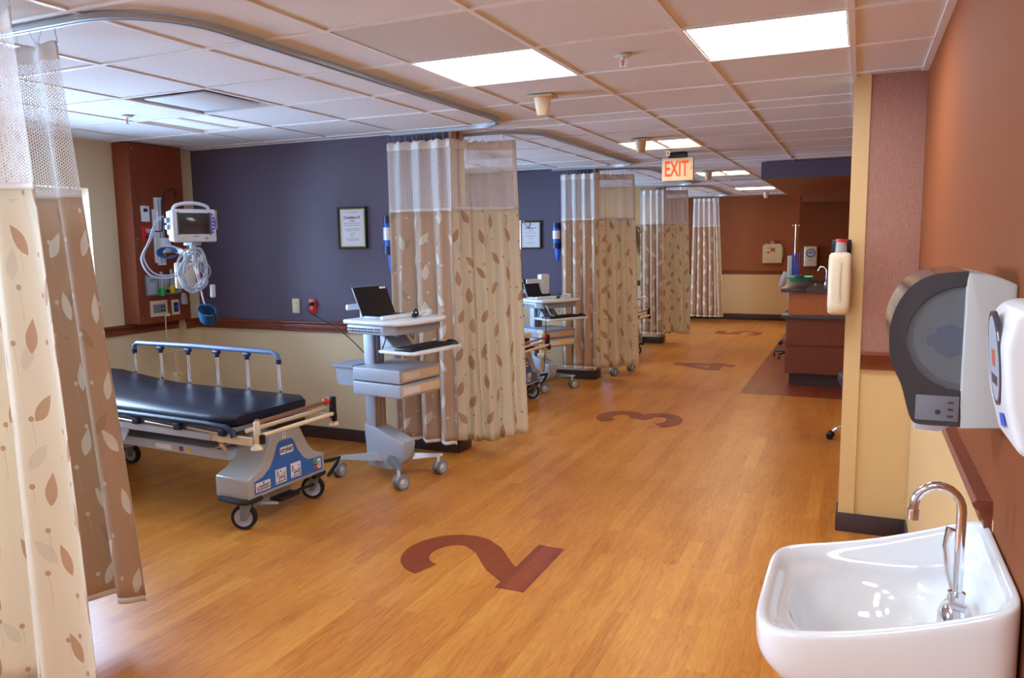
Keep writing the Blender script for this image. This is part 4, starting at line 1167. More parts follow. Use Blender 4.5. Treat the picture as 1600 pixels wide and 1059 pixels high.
    B('chrome').cyl((1.055, -.305, .62), (1.055, -.305, .652), .013).build('bar_fitting', t)
    B('black').box((.90, -.10, .54), (1.0, .14, .575), .008).build('foot_pad', t)
    # far siderail, raised
    rail = B('rail_blue').tube([(-.84, .375, .82), (-.83, .375, .885), (-.80, .375, .905), (-.2, .375, .91), (.52, .375, .905), (.565, .375, .89), (.575, .375, .845)], .0165, 10)
    r = rail.build('side_rail', t)
    xs_ = [-.835+.282*k for k in range(6)]
    for k, x in enumerate(xs_):
        lean = .012
        p0, p1 = (x+.02, .365, .56), (x, .375, .84 if k in (0, 5) else .885)
        for q in (-1, 1): B('chrome').cyl((p0[0]+q*.007, p0[1], p0[2]), (p1[0]+q*.007, p1[1], p1[2]), .0065, n=10).build('rail_post', r)
        if k not in (0, 5): B('navy').box((x-.03, .362, .865), (x+.03, .388, .892), .008).cyl((x, .375, .845), (x, .375, .87), .016).build('post_cap', r)
        else: B('navy').cyl((x, .375, .83), (x, .375, .86), .018).build('post_cap', r)
    # near siderail, folded down
    r = B('navy').tube([(-.95, -.362, .607), (.72, -.362, .607), (.88, -.362, .600), (.93, -.364, .58), (.94, -.366, .55)], .0175, 10).build('side_rail', t, label='navy side rail folded down')
    for k in range(5):
        x = -.86+.36*k
        B('chrome').cyl((x, -.366, .572), (x+.27, -.364, .562), .0085, n=10).build('rail_post', r)
        B('navy').box((x+.25, -.380, .55), (x+.30, -.348, .592), .006).build('post_cap', r)
    return t
stretcher('grey and blue-railed stretcher with black mattress in the nearest bay', (-4.03, 3.615, 0), math.radians(-3.4))
s2 = stretcher('stretcher in the second bay, its foot end showing between cream curtain and second cart', (-3.93, 7.02, 0), math.radians(-3.4))
s3 = stretcher('stretcher in the third bay, its foot end showing before the third pair of curtains', (-3.72, 10.32, 0), math.radians(-3.4))

def iv_pole(loc, h, label, hk=1.0):
    t = thing('infusion_pole', label, 'infusion pole', loc)
    B('chrome').cyl((0, 0, 0), (0, 0, h*.55), .0125).cyl((0, 0, h*.55), (0, 0, h), .008).build('pole', t)
    B('black').cyl((0, 0, h*.55-.03), (0, 0, h*.55+.02), .018).build('collar', t)
    b = B('chrome')
    for q in (-1, 1): b.tube([(0, 0, h), (q*.03*hk, 0, h-.01*hk), (q*.06*hk, 0, h-.055*hk), (q*.085*hk, 0, h-.055*hk), (q*.10*hk, 0, h-.01*hk)], .005, 6, smooth=4)
    b.build('hooks', t)
    return t
def attach_pole(x, y, zb, h, label):
    t = iv_pole((x, y, zb), h, label)
    B('red').sph((0, 0, h*.32), .024, (1, 1, .8)).build('red_knob', t)
    B('plastic_cream').box((-.03, -.03, h*.16), (.09, .03, h*.2), .012).build('holder', t)
    B('steel').box((-.02, -.015, .03), (.02, .015, .09), .004).box((-.04, -.01, .04), (-.015, .01, .06), .003).build('clamp', t)
    return t
attach_pole(-2.86, 6.645, .50, 1.29, 'chrome pole with hooks clamped to the second stretcher, in front of the framed notice')
attach_pole(-2.675, 9.96, .50, 1.25, 'chrome pole with a red knob clamped to the third stretcher')

# ------------------------------------------------------------------ computer cart
def cart(label, loc, rz, extra=False, drop=0):
    t = thing('computer_cart', label, 'computer cart', loc, rz)
    # star base
    for k, a in enumerate((-36, 36, 144, 216)):
        a = math.radians(a); c, s = math.cos(a), math.sin(a); L = .34
        P = []
        def cs(d, w, z0, z1): return [(c*d-s*w, s*d+c*w, z0), (c*d-s*w*.5, s*d+c*w*.5, z1), (c*d+s*w*.5, s*d-c*w*.5, z1), (c*d+s*w, s*d-c*w, z0)]
        g = B('steel' if c > 0 else 'plastic_grey').loft([cs(.03, .034, .11, .17), cs(.18, .028, .115, .155), cs(L, .022, .125, .145), cs(L+.03, .012, .128, .142)])
        leg = g.build('base_leg', t)
    for k, a in enumerate((-36, 36, 144, 216)):
        a = math.radians(a)
        castor(t, math.cos(a)*.35, math.sin(a)*.35, .05, .026, 'plastic_grey', 'mid_grey', 'plastic_white', rot=math.radians((-100, -95, 200, -80)[k]), twin=True, top=.13, trail=.018)
    # hood over the base
    rg = []
    for x, hw, z0, z1 in ((-.165, .062, .06, .36), (-.06, .07, .06, .34), (.05, .075, .055, .305), (.14, .074, .10, .275), (.185, .062, .16, .262)):
        rg.append([(x, -hw*.62, z0), (x, -hw, z1-.022), (x, -hw*.86, z1), (x, hw*.86, z1), (x, hw, z1-.022), (x, hw*.62, z0)])
    B('plastic_grey').loft(rg).build('base_hood', t, 50)
    B('plastic_grey').box((-.155, -.058, .30), (-.065, .058, 1.03-drop), .012).build('column', t)
    B('steel').box((-.066, -.048, .32), (-.060, -.028, 1.0-drop)).box((-.066, -.008, .32), (-.060, .008, 1.0-drop)).box((-.066, .028, .32), (-.060, .048, 1.0-drop)).build('column_tracks', t)
    UX, UY = .085, .02   # the worktop and drawers overhang towards the user
    def BU(mn):
        q = MB(); q.M = Matrix.Translation((UX, UY, -drop)); return q.m(mn)
    for k, z in enumerate((.595, .692)):
        d = BU('plastic_grey').box((-.215, -.215, z), (.205, .215, z+.09), .010, 3).build('drawer', t)
        BU('plastic_cream').box((.203, -.19, z+.014), (.212, .19, z+.076), .006).build('drawer_front', d)
        BU('paper').box((.2121, -.17, z+.026), (.2132, -.02, z+.064)).build('label_card', d)
    # keyboard tray and support
    BU('plastic_grey').prism([(-.06, .89), (.10, .87), (.20, .875), (.20, .892), (.08, .895), (-.02, .99), (-.06, 1.0)], -.10, .10, XZ, bev=.006).build('tray_arm', t)
    BU('plastic_white').prism([(.06, -.25), (.34, -.27), (.37, -.24), (.38, 0), (.37, .24), (.34, .27), (.06, .25)], .895, .915, bev=.006).build('keyboard_tray', t)
    # work surface
    BU('plastic_white').prism([(-.23, -.27), (.14, -.285), (.23, -.26), (.275, -.17), (.285, 0), (.275, .17), (.23, .26), (.14, .285), (-.23, .27)], 1.075, 1.105, bev=.010, seg=3).build('work_surface', t)
    BU('plastic_grey').prism([(-.21, -.255), (.12, -.265), (.20, -.23), (.23, 0), (.20, .23), (.12, .265), (-.21, .255)], 1.012, 1.074, bev=.012).build('lower_body', t)
    b = BU('dark_grey')
    for r_ in range(2):
        for k in range(5): b.box((-.19+k*.06, -.268, 1.028+r_*.018), (-.145+k*.06, -.25, 1.036+r_*.018))
    b.build('vent_slots', t)
    BU('plastic_white').box((.055, -.22, 1.105), (.085, .21, 1.132), .007).build('ledge', t)
    BU('plastic_white').box((-.31, -.03, 1.03), (-.225, .03, 1.18), .012).prism([(-.33, 1.15), (-.33, 1.19), (-.30, 1.19), (-.30, 1.15)], -.14, 0, XZ, bev=.008).build('rear_handle', t)
    BU('plastic_grey').cyl((-.02, .0, .93), (-.02, .0, 1.02), .03).build('neck', t)
    BU('black').tube([(.0, -.10, 1.01), (.01, -.13, .95), (-.02, -.12, .90), (.03, -.13, .88)], .004, 6, smooth=4).tube([(.05, .06, 1.01), (.06, .09, .96), (.04, .13, .95), (.02, .14, 1.01)], .003, 6, smooth=4).build('cables', t)
    # bin on the left rear
    rg = []
    for z, g in ((.64, .0), (.76, .012), (.765, .03), (.785, .035)):
        rg.append([(-.40-g*.6, -.17-g, z), (-.24+g*.3, -.17-g, z), (-.24+g*.3, .03+g, z), (-.40-g*.6, .03+g, z)])
    BU('plastic_grey').loft(rg).box((-.24, -.10, .70), (-.15, -.04, .75)).build('side_bin', t)
    if extra:
        B('plastic_cream').box((.24, -.235, .22), (.29, -.20, .66), .008).box((.22, -.245, .38), (.33, -.19, .42), .006).box((.22, -.245, .62), (.33, -.19, .67), .006).build('bracket_post', t)
        BU('plastic_white').box((-.22, .02, 1.105), (-.14, .14, 1.36), .018, 3).prism([(-.19, 1.26), (-.19, 1.31), (-.17, 1.31), (-.17, 1.26)], -.16, .03, XZ, bev=.006).build('rear_tower', t)
        BU('plastic_white').tube([(.27, -.26, 1.06), (.30, -.25, 1.03), (.31, -.22, .96), (.30, -.16, .94)], .005, 6, smooth=5).build('white_cable', t)
        BU('black').tube([(.27, -.27, 1.06), (.29, -.265, .96), (.27, -.26, .6), (.23, -.25, .35)], .004, 6, smooth=5).build('black_cable', t)
    return t
def on_cart(loc, rz, local):
    c, s = math.cos(rz), math.sin(rz)
    return (loc[0]+local[0]*c-local[1]*s, loc[1]+local[0]*s+local[1]*c, local[2])
def laptop(loc, rz, label, w=.33):
    t = thing('laptop', label, 'laptop', loc, rz)
    B('plastic_grey').box((0, -w/2, 0), (.175, w/2, .016), .004).build('base', t)
    B('black').box((.02, -w/2+.02, .016), (.15, w/2-.02, .018)).build('keyboard', t)
    T = Matrix.Rotation(math.radians(-24), 4, 'Y')
    b = MB(); b.M = T; b.m('plastic_grey').box((-.008, -w/2, .005), (0, w/2, .225), .003); lid = b.build('lid', t)
    b = MB(); b.M = T; b.m('screen').box((.0002, -w/2+.003, .010), (.0015, w/2-.003, .222)); b.build('screen', lid)
    b = MB(); b.M = T; b.m('paper').box((.0016, w/2-.075, .200), (.0024, w/2-.012, .216), .001); b.build('sticker', lid)
def keyboard(loc, rz, label):
    t = thing('keyboard', label, 'keyboard', loc, rz)
    B('black').box((-.075, -.21, 0), (.075, .21, .018), .006).build('case', t)
    b = B('rubber')
    for i in range(5):
        for j in range(17):
            b.box((-.062+i*.0255, -.198+j*.0234, .018), (-.062+i*.0255+.020, -.198+j*.0234+.019, .023))
    b.build('keys', t)
def mouse(loc, rz, label):
    t = thing('computer_mouse', label, 'mouse', loc, rz)
    rg = [[(x, math.cos(a)*w_, max(0, math.sin(a))*h_) for a in [PI*k/8 for k in range(9)]] for x, w_, h_ in ((-.05, .012, .008), (-.04, .025, .022), (-.01, .031, .034), (.025, .028, .028), (.045, .02, .016), (.052, .008, .006))]
    B('black').loft(rg).build('shell', t, 60)
def scanner(loc, rz, label):
    t = thing('barcode_scanner', label, 'scanner', loc, rz)
    B('plastic_white').box((-.03, -.03, 0), (.03, .03, .018), .006).tube([(0, -.12, .014), (0, -.04, .026), (0, .05, .034)], [.012]*3, 8).box((-.028, .03, .006), (.028, .085, .045), .010).build('body', t)
    B('black').tube([(-.02, -.12, .02), (-.01, -.10, .055), (.01, -.11, .03), (.02, -.13, .015)], .006, 6, smooth=3).box((-.02, -.145, .003), (.01, -.115, .03), .004).build('clip', t)
def full_cart(loc, rz, label, tag_, extra=False, drop=0):
    cart(label, loc, rz, extra, drop)
    laptop(on_cart(loc, rz, (-.04, .0, 1.106-drop)), rz, 'open black-screened laptop '+tag_)
    keyboard(on_cart(loc, rz, (.345, -.01, .916-drop)), rz, 'black keyboard on the pull-out tray of '+tag_[3:])
    mouse(on_cart(loc, rz, (.385, .238, .916-drop)), rz+.2, 'black mouse at the right end of the keyboard tray of '+tag_[3:])
    scanner(on_cart(loc, rz, (.22, .15, 1.1065-drop)), rz+.25, 'white handheld scanner with black clip on '+tag_[3:])
full_cart((-2.935, 4.455, 0), math.radians(-9), 'pale grey computer cart standing between the stretcher and the first curtains', 'on the nearest computer cart')
full_cart((-3.16, 7.90, 0), math.radians(-30), 'grey computer cart with a rear tower and bracket post, in the second bay', 'on the second computer cart', True, .12)
cart('computer cart behind the cream curtain of the third bay, only its castors showing', (-2.84, 9.08, 0), math.radians(-14))

# ------------------------------------------------------------------ wash basin
def basin():
    t = thing('wash_basin', 'white wall-hung wash basin with chrome gooseneck tap at lower right', 'wash basin', (XR-.2235, 1.705, .70))
    HXb, HYb = .2225, .246; zt = .155
    def sup(a, hx, hy, n=5.0, cx=0, cy=0):
        c, s = math.cos(a), math.sin(a); r = (abs(c)**n+abs(s)**n)**(-1/n)
        return (cx+hx*r*c, cy+hy*r*s)
    def sst(x, a, b_): 
        u = max(0, min(1, (x-a)/(b_-a))); return u*u*(3-2*u)
    N = 72; A = [2*PI*(k+.5)/N for k in range(N)]
    lift = lambda x: .125*(max(0, x+.2225)/.445)**1.6
    rings = []
    def ring(hx, hy, z, n=5, cx=0, cy=0, lf=0):
        R = []
        for a in A:
            nn = n if math.cos(a) < .3 else n*(2.2 if n > 3.5 else 1)
            x, y = sup(a, hx, hy, nn, cx, cy); x = min(x, HXb)
            R.append((x, y, z+lift(x)*lf))
        rings.append(R)
    ring(.13, .15, -.05, 3, .07); ring(.165, .195, -.015, 4, .05); ring(.195, .225, .03, 5, .025)
    ring(.2155, .240, .075, 6, .007); ring(.2215, .245, .10, 6, .001, 0, .4); ring(.2225, .246, .135, 6, 0, 0, .85); ring(.2222, .245, .152, 6, 0, 0, 1); ring(.219, .240, zt+.002, 6, 0, 0, 1.0)
    ring(.210, .230, zt+.003, 6, 0, 0, 1); ring(.202, .221, zt-.001, 6, 0, 0, 1)
    ring(.194, .213, zt-.010, 5, 0, 0, .9); ring(.186, .205, zt-.020, 4.5, .002, 0, .55); ring(.178, .197, zt-.025, 4, .004, 0, .32)
    ring(.160, .184, zt-.029, 3.2, -.006, 0, .22); ring(.140, .170, zt-.035, 2.6, -.026, 0, .15); ring(.131, .160, zt-.046, 2.4, -.032)
    ring(.124, .150, zt-.070, 2.4, -.033); ring(.110, .134, zt-.105, 2.3, -.034); ring(.088, .105, zt-.132, 2.2, -.034); ring(.055, .065, zt-.146, 2, -.034); ring(.022, .022, zt-.151, 2, -.034); ring(.004, .004, zt-.153, 2, -.034)
    o = B('porcelain').loft(rings).build('bowl_body', t, 80)
    md = o.modifiers.new('sub', 'SUBSURF'); md.levels = 1; md.render_levels = 2
    B('chrome').lathe([(0, .0), (.018, .0), (.022, -.002)], (-.034, 0, zt-.1485)).build('drain', t)
    z0 = zt-.029+.024
    fx, fy = .143, -.035
    ftop = B('chrome').loft([[(fx+math.cos(a)*rx, fy+math.sin(a)*ry*1.0, z0+zz) for a in [2*PI*k/24 for k in range(24)]] for rx, ry, zz in ((.032, .066, -.012), (.032, .066, .008), (.025, .058, .022), (.012, .022, .030))]).build('tap_base', t, 50)
    B('chrome').cyl((fx, fy, z0+.02), (fx, fy, z0+.06), .0155, .0125).cyl((fx, fy, z0+.052), (fx, fy, z0+.058), .015).tube([(fx, fy, z0+.05), (fx, fy, z0+.222)]+[(fx-.041+.041*math.cos(a), fy, z0+.222+.046*math.sin(a)) for a in [PI*k/12 for k in range(1, 13)]]+[(fx-.083, fy, z0+.210)], .0088, 14).cyl((fx-.083, fy, z0+.196), (fx-.083, fy, z0+.216), .0108).build('spout', ftop)
    for q in (-1, 1):
        B('chrome').cyl((fx, fy+q*.042, z0+.018), (fx, fy+q*.042, z0+.042), .014, .012).build('tap_handle_hub', ftop)
        if q == 1: B('chrome').tube([(fx, fy+.042, z0+.04), (fx-.012, fy+.05, z0+.08), (fx-.018, fy+.055, z0+.13), (fx-.012, fy+.06, z0+.165), (fx+.0, fy+.062, z0+.16)], [.007, .006, .006, .008, .004], 8).build('lever', ftop)
        else: B('chrome').tube([(fx, fy-.042, z0+.04), (fx-.01, fy-.048, z0+.05), (fx+.01, fy-.065, z0+.052)], .007, 8).build('lever', ftop)
basin()

# paper towel dispenser
def paper_dispenser():
    y0, y1 = 1.74, 2.03
    t = thing('paper_towel_dispenser', 'smoke and pale grey paper towel dispenser on the rust wall above the basin', 'paper towel dispenser', (XR, (y0+y1)/2, 1.20))
    h = (y1-y0)/2; X = lambda x: x-XR; Z = lambda z: z-1.20
    top = sm_poly([(.193, 1.528, 0), (.24, 1.522, 0), (.279, 1.505, 0)], n=5)
    P = [(X(.193), Z(1.218))]+[(X(p.x), Z(p.y)) for p in top]+[(X(.279), Z(1.225))]
    B('dispenser_white').prism([(a, c) for a, c in P], -h, h, XZ, bev=.006).build('housing', t, 50)
    out = [(.196, 1.222), (.125, 1.222), (.108, 1.232), (.098, 1.262), (.088, 1.30), (.068, 1.345), (.062, 1.385), (.064, 1.43), (.078, 1.472), (.104, 1.507), (.140, 1.525), (.196, 1.531)]
    sm = sm_poly([(a, c, 0) for a, c in out], n=3)
    # smoked shell: outline band, open window on the side
    outer = [(X(p.x), Z(p.y)) for p in sm]
    inner = []
    for p in sm:
        d = Vector((p.x-.196, p.y-1.375)); 
        inner.append((X(.196+d.x*.965), Z(1.375+d.y*.965)))
    B('smoke').loft([[(a, -h+.004, c) for a, c in outer]+[(a, -h+.004, c) for a, c in inner[::-1]], [(a, h-.004, c) for a, c in outer]+[(a, h-.004, c) for a, c in inner[::-1]]], caps=True).build('front_cover', t, 50)
    # side rim between outline and round window
    cx, cz, R = .196, 1.398, .104
    for s in (-1, 1):
        ring_o = [(X(p.x), s*h, Z(p.y)) for p in sm]
        n = len(sm); ring_i = []
        for k, p in enumerate(sm):
            a = math.atan2(p.y-cz, p.x-cx)
            # spread along the half circle
            th = -PI/2-PI*(k/(n-1))
            rr = R
            ring_i.append((X(cx+math.cos(th)*rr*1.0), s*(h-.002), Z(cz+math.sin(th)*rr)))
        ring_o2 = [(a, s*(h-.006), c) for a, b_, c in ring_o]
        ring_i2 = [(a, s*(h-.012), c) for a, b_, c in ring_i]
        bm_ = B('smoke').loft([ring_o2, ring_o, ring_i, ring_i2], caps=False, closed=False)
        bm_.build('side_rim', t, 60)
        disc = [(X(cx), Z(cz))] + [(X(cx+math.cos(-PI/2-PI*k/20)*R*1.02), Z(cz+math.sin(-PI/2-PI*k/20)*R*1.02)) for k in range(21)]
        B('smoke_clear').prism(disc, s*(h-.006), s*(h-.008), XZ).build('round_window', t)
    B('mid_grey').box((X(.115), -h-.002, Z(1.232)), (X(.192), -h+.001, Z(1.283)), .0015).build('lower_window', t)
    b = B('dark_grey')
    for k in range(3): b.box((X(.172), -h-.0028, Z(1.240+k*.014)), (X(.182), -h-.0018, Z(1.244+k*.014)))
    b.cyl((X(.155), -h-.0028, Z(1.25)), (X(.155), -h-.0018, Z(1.25)), .005, n=12).build('lower_marks', t)
    B('white_paint').cyl((X(.20), -h+.016, Z(1.40)), (X(.20), h-.016, Z(1.40)), .094, n=48).build('paper_roll', t)
    B('bright_blue').cyl((X(.172), -h+.009, Z(1.392)), (X(.172), -h+.0158, Z(1.392)), .034, n=8, bev=.002).cyl((X(.142), -h+.009, Z(1.392)), (X(.142), -h+.0155, Z(1.392)), .013).build('roll_hub', t)
    B('paper').box((X(.125), -.10, Z(1.205)), (X(.175), .10, Z(1.222))).prism([(X(.12), Z(1.224)), (X(.118), Z(1.205)), (X(.16), Z(1.203)), (X(.18), Z(1.215)), (X(.18), Z(1.224))], -.115, .115, XZ).build('paper_end', t)
paper_dispenser()
# soap dispenser in front
def soap_near():
    y0, y1 = 1.13, 1.28; h = (y1-y0)/2
    t = thing('soap_dispenser', 'glossy white soap dispenser cut by the right edge of the photo', 'soap dispenser', (XR, (y0+y1)/2, 1.28))
    X = lambda x: x-XR; Z = lambda z: z-1.28
    P = [(X(.279), Z(1.315)), (X(.215), Z(1.312)), (X(.192), Z(1.325)), (X(.177), Z(1.385)), (X(.170), Z(1.46)), (X(.178), Z(1.50)), (X(.195), Z(1.512)), (X(.279), Z(1.515))]
    B('plastic_white').prism(P, -h, h, XZ, bev=.016, seg=4).build('cover', t, 60)
    w = [(math.cos(a)*.046, math.sin(a)*.064) for a in [2*PI*k/28 for k in range(28)]]
    T = frame_mat((X(.1725), 0, Z(1.436)), (0, -1, 0), (-.10, 0, 1))
    B('smoke').prism(w, -.004, .0022, T, bev=.001).m('plastic_grey').prism([(p_[0]*.86, p_[1]*.9) for p_ in w], .0022, .0024, T).build('window', t)
    B('ink_red').prism([(-.012, -.01), (.012, -.01), (.012, .012), (-.012, .012)], .0025, .0029, T).m('dark_grey').prism([(-.02, -.035), (.02, -.035), (.024, -.022), (-.024, -.022)], .0025, .0029, T).build('window_label', t)
    B('bright_blue').prism([(-.018, -.012), (.018, -.008), (.014, .010), (-.012, .006)], 0, .001, frame_mat((X(.1815), -.02, Z(1.358)), (0, -1, 0), (-.22, 0, 1))).build('blue_mark', t)
soap_near()

# ------------------------------------------------------------------ canister hung on the wing wall
def canister():
    t = thing('sanitizer_canister', 'tall cream plastic canister with a red-capped neck on the wing wall edge', 'canister', (-.009, 4.395, 1.20))
    def rr(hx, hy, z, dx=0, n=4):
        R = []
        for k in range(32):
            a = 2*PI*k/32; c, s = math.cos(a), math.sin(a); r = (abs(c)**n+abs(s)**n)**(-1/n); R.append((-.08+dx+hx*r*c, hy*r*s, z))
        return R
    B('plastic_cream').loft([rr(.040, .03, 0), rr(.053, .045, .01), rr(.056, .048, .05), rr(.056, .048, .28), rr(.053, .045, .308), rr(.044, .036, .318), rr(.026, .026, .322)]).build('body', t, 60)
    B('plastic_beige').box((-.0812, -.0492, .02), (-.0798, -.0472, .30)).build('mould_seam', t)
    B('bottle_clear').cyl((-.078, 0, .32), (-.078, 0, .375), .029, .026).build('neck', t)
    B('red').cyl((-.078, 0, .374), (-.078, 0, .39), .030, bev=.003).build('cap', t)
    B('black').box((-.125, .045, .30), (-.03, .068, .386), .004).box((-.075, .045, .02), (-.03, .072, .33), .003).build('wall_bracket', t)
    text('lettering', 'MARATHON', .030, 'ink', frame_mat((-.068, -.0487, .17), (0, 0, 1), (-1, 0, 0)), t, .0003, 0) if False else None
    b = B('ink'); rnd = random.Random(4)
    for k in range(13):
        z = .07+k*.0155; x = -.070-.004*math.sin(k*.3)-k*.0002
        b.tube([(x-.006, -.0488, z), (x+.002, -.0488, z+.006), (x-.002, -.0488, z+.010), (x+.006, -.0488, z+.013)], .0009, 4)
    b.build('embossed_script', t)
canister()

# ------------------------------------------------------------------ nurse station
def station():
    t = thing('counter_cabinet', 'wooden nurse station counter with two drawers and a dark worktop', 'counter cabinet', (0, 0, 0))
    y0 = 8.86; x0 = -.70; x1 = .9; yb_ = 10.6
    B('base').box((x0+.045, y0+.06, 0), (x1, yb_, .13)).build('plinth', t)
    B('drawer_wood').box((x0, y0+.02, .13), (x1, yb_, .735), .002, 1).build('lower_body', t)
    for z in (.14, .445):
        B('drawer_wood').box((x0+.02, y0, z), (-.045, y0+.02, z+.292), .002, 1).build('drawer', t)
        B('drawer_wood').box((-.038, y0, z), (x1-.01, y0+.02, z+.292), .002, 1).build('drawer', t)
    B('counter').box((x0-.045, y0-.05, .735), (x1, y0+.25, .775), .005).build('lower_ledge', t)
    B('laminate_light').box((x0+.02, y0+.03, .775), (x1, yb_, 1.02)).build('upper_panel', t)
def worktop():
    t = thing('worktop', 'dark speckled worktop of the nurse station with an inset sink', 'worktop', (0, 0, 1.0205))
    x0, y0, x1, y1 = -.755, 8.78, .9, 10.65
    sx0, sx1, sy0, sy1 = -.50, -.12, 9.80, 10.25
    B('counter').box((x0, y0, 0), (sx0, y1, .04), .004).box((sx1, y0, 0), (x1, y1, .04), .004).box((sx0, y0, 0), (sx1, sy0, .04)).box((sx0, sy1, 0), (sx1, y1, .04)).build('slab', t)
    b = B('dark_grey').box((sx0, sy0, .001), (sx1, sy1, .006)).box((sx0-.015, sy0-.015, .04), (sx1+.015, sy0, .046), .002).box((sx0-.015, sy1, .04), (sx1+.015, sy1+.015, .046), .002).box((sx0-.015, sy0, .04), (sx0, sy1, .046), .002).box((sx1, sy0, .04), (sx1+.015, sy1, .046), .002)
    b.build('inset_sink', t)
    B('chrome').cyl((-.33, 9.52, .04), (-.33, 9.52, .075), .022, .016).tube([(-.33, 9.52, .07), (-.33, 9.52, .20), (-.36, 9.54, .245), (-.40, 9.56, .24), (-.42, 9.57, .20)], .011, 10, smooth=5).build('tap', t)
    B('chrome').cyl((-.44, 9.46, .04), (-.44, 9.46, .06), .018, .010).tube([(-.44, 9.46, .06), (-.47, 9.46, .065)], .006, 8).build('tap_lever', t)
station(); worktop()
t = thing('basin_tray', 'mint green plastic tray at the back left of the nurse station worktop', 'tray', (-.67, 10.42, 1.062))
b = B('mint')
b.loft([[(-.11, -.16, 0), (.11, -.16, 0), (.11, .16, 0), (-.11, .16, 0)], [(-.14, -.19, .05), (.14, -.19, .05), (.14, .19, .05), (-.14, .19, .05)], [(-.15, -.20, .055), (.15, -.20, .055), (.15, .20, .055), (-.15, .20, .055)], [(-.135, -.185, .05), (.135, -.185, .05), (.135, .185, .05), (-.135, .185, .05)], [(-.105, -.155, .006), (.105, -.155, .006), (.105, .155, .006), (-.105, .155, .006)]])
b.build('shell', t)
B('black').box((-.06, -.08, .04), (.05, .05, .06), .01).build('contents', t)
# infusion pole with blue tubing by the far wall
t = iv_pole((-.775, 10.97, .035), 1.74, 'tall infusion pole with blue tubing behind the nurse station', .4)
b = B('black')
for k in range(5):
    a = 2*PI*k/5+.3; b.tube([(0, 0, .06), (math.cos(a)*.14, math.sin(a)*.14, .045), (math.cos(a)*.25, math.sin(a)*.25, .03)], .012, 8)
b.build('base', t)
for k in range(5):
    a = 2*PI*k/5+.3; B('rubber').cyl((math.cos(a)*.25-.01, math.sin(a)*.25, -.01), (math.cos(a)*.25+.01, math.sin(a)*.25, -.01), .025).build('castor', t)
b = B('bright_blue')
for k in range(5): b.tube([(-.05+k*.028, -.03, 1.36), (-.055+k*.028, -.035, 1.12), (-.045+k*.026, -.03, .98)], .009, 6)
b.build('blue_tubing', t)
B('plastic_grey').box((-.09, -.045, .78), (-.03, .0, 1.33), .008).box((-.17, -.04, .92), (-.10, 0, 1.12), .01, rot=(0, .3, 0)).m('dark_grey').box((-.02, -.035, .8), (.09, .0, 1.0), .01).build('pump', t)

def sharps():
    t = thing('sharps_box', 'beige sharps box with a small red warning label on the far rust wall', 'sharps box', (-1.53, YF-.001, 1.12))
    P = [(-.18, 0), (.18, 0), (.18, .33), (.14, .37), (-.14, .37), (-.18, .33)]
    B('plastic_beige').prism(P, 0, .13, frame_mat((0, 0, 0), (1, 0, 0), (0, 0, 1)), bev=.008).build('cabinet', t)
    b = B('ink_red').box((-.10, -.1325, .19), (-.05, -.131, .22)).box((-.035, -.1325, .22), (.05, -.131, .285)).m('ink').box((-.10, -.1322, .288), (.10, -.131, .294)).box((.05, -.1322, .215), (.09, -.131, .22)); b.build('warning_label', t)
    B('steel').cyl((-.15, -.135, .2), (-.15, -.13, .2), .012).build('lock', t)
    B('plastic_grey').box((.18, -.11, .09), (.20, -.02, .30), .004).build('side_latch', t)
    B('bottle_clear').cyl((0, -.065, .37), (0, -.065, .42), .045).m('red').cyl((0, -.065, .42), (0, -.065, .435), .046).build('top_cap', t)
sharps()
def soap_far():
    t = thing('soap_dispenser', 'beige soap dispenser with dark ringed window on the rust wall above the station sink', 'soap dispenser', (-.675, 12.799, 1.16))
    B('plastic_cream').box((-.095, -.10, 0), (.095, 0, .31), .022, 3).build('cover', t)
    w = [(math.cos(a)*.066, math.sin(a)*.068) for a in [2*PI*k/28 for k in range(28)]]
    T = frame_mat((0, -.1, .205), (1, 0, 0), (0, 0, 1))
    B('smoke').prism(w, 0, .006, T).m('plastic_grey').prism([(p[0]*.8, p[1]*.8) for p in w], .006, .008, T).m('ink_red').prism([(-.03, .0), (.03, .0), (.03, .02), (-.03, .02)], .008, .009, T).build('window', t)
    text('lettering', 'DIAL', .026, 'ink', frame_mat((0, -.1005, .095), (1, 0, 0), (0, 0, 1)), t, .0003, .0003) if False else B('ink').box((-.035, -.1015, .092), (.035, -.1, .098)).build('small_print', t)
    B('dark_grey').box((-.045, -.09, -.018), (.045, -.02, .002), .006).build('nozzle', t)
soap_far()

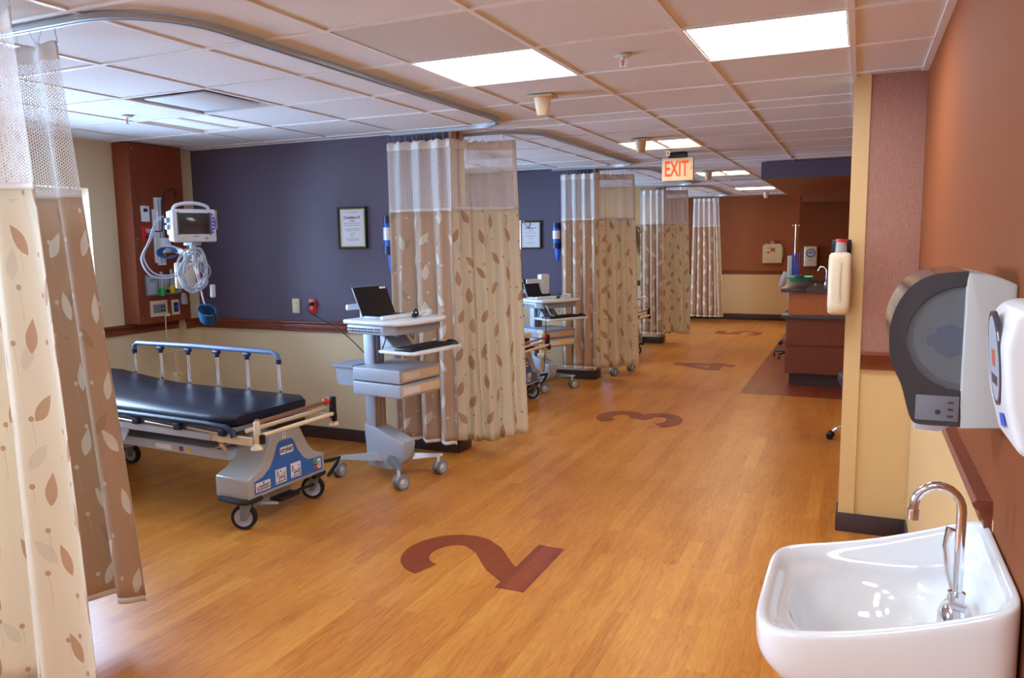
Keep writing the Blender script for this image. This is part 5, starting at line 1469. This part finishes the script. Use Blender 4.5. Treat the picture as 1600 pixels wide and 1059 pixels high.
# ------------------------------------------------------------------ office chairs at the station
def chair(label, loc, rz, upholstery='navy'):
    t = thing('office_chair', label, 'office chair', loc, rz)
    for k in range(5):
        a = 2*PI*k/5; c, s = math.cos(a), math.sin(a)
        B('chrome').tube([(c*.03, s*.03, .13), (c*.14, s*.14, .125), (c*.23, s*.23, .10), (c*.275, s*.275, .065)], .013, 8, smooth=3).build('base_leg', t)
        f = B('black').sph((c*.285, s*.285, .042), .034, (.9, .9, .9), 12)
        cs_ = f.build('castor', t)
        B('rubber').cyl((c*.295-s*.022, s*.295+c*.022, .026), (c*.295+s*.022, s*.295-c*.022, .026), .026).build('wheel', cs_)
    B('chrome').cyl((0, 0, .11), (0, 0, .42), .025).build('gas_lift', t)
    B(upholstery).prism([(-.22, -.20), (-.18, -.23), (.20, -.22), (.24, -.16), (.24, .16), (.20, .22), (-.18, .23), (-.22, .20)], .44, .52, bev=.03, seg=3).build('seat', t, 60)
    B('black').box((-.14, -.12, .41), (.14, .12, .44), .01).tube([(-.12, 0, .43), (-.28, 0, .44), (-.31, 0, .55), (-.28, 0, .72)], .018, 8, smooth=4).build('seat_bracket', t)
    B(upholstery).box((-.30, -.20, .60), (-.24, .20, .98), .028, 3, rot=(0, -.12, 0)).build('backrest', t, 60)
chair('office chair behind the wing wall, one chrome leg and castor showing', (.13, 6.60, 0), PI+.12)
chair('office chair tucked behind the nurse station counter, one castor showing', (-.745, 12.24, 0), 3.14)

# repeats of one kind share a group phrase
GROUPS = {'ceiling_light': 'light fixtures in the ceiling grid', 'ceiling_vent': 'air vents over the bays', 'sprinkler': 'ceiling sprinklers', 'ceiling_sensor': 'tapered ceiling sensors', 'privacy_curtain': 'leaf-print privacy curtains', 'curtain_track': 'curtain tracks round the bays', 'hospital_stretcher': 'stretchers, one to a bay', 'computer_cart': 'rolling computer carts', 'laptop': 'laptops on the carts', 'keyboard': 'keyboards on the cart trays', 'computer_mouse': 'mice on the cart trays', 'barcode_scanner': 'scanners on the carts', 'floor_number': 'numerals inlaid in the floor', 'glove_holder': 'blue wall holders', 'framed_notice': 'framed notices on the purple walls', 'office_chair': 'office chairs of the nurse station', 'headwall_panel': 'laminate headwall panels', 'infusion_pole': 'infusion poles'}
for o in list(bpy.data.objects):
    if o.parent is None and 'category' in o:
        k = o.name.split('.')[0]
        if k in GROUPS: o['group'] = GROUPS[k]
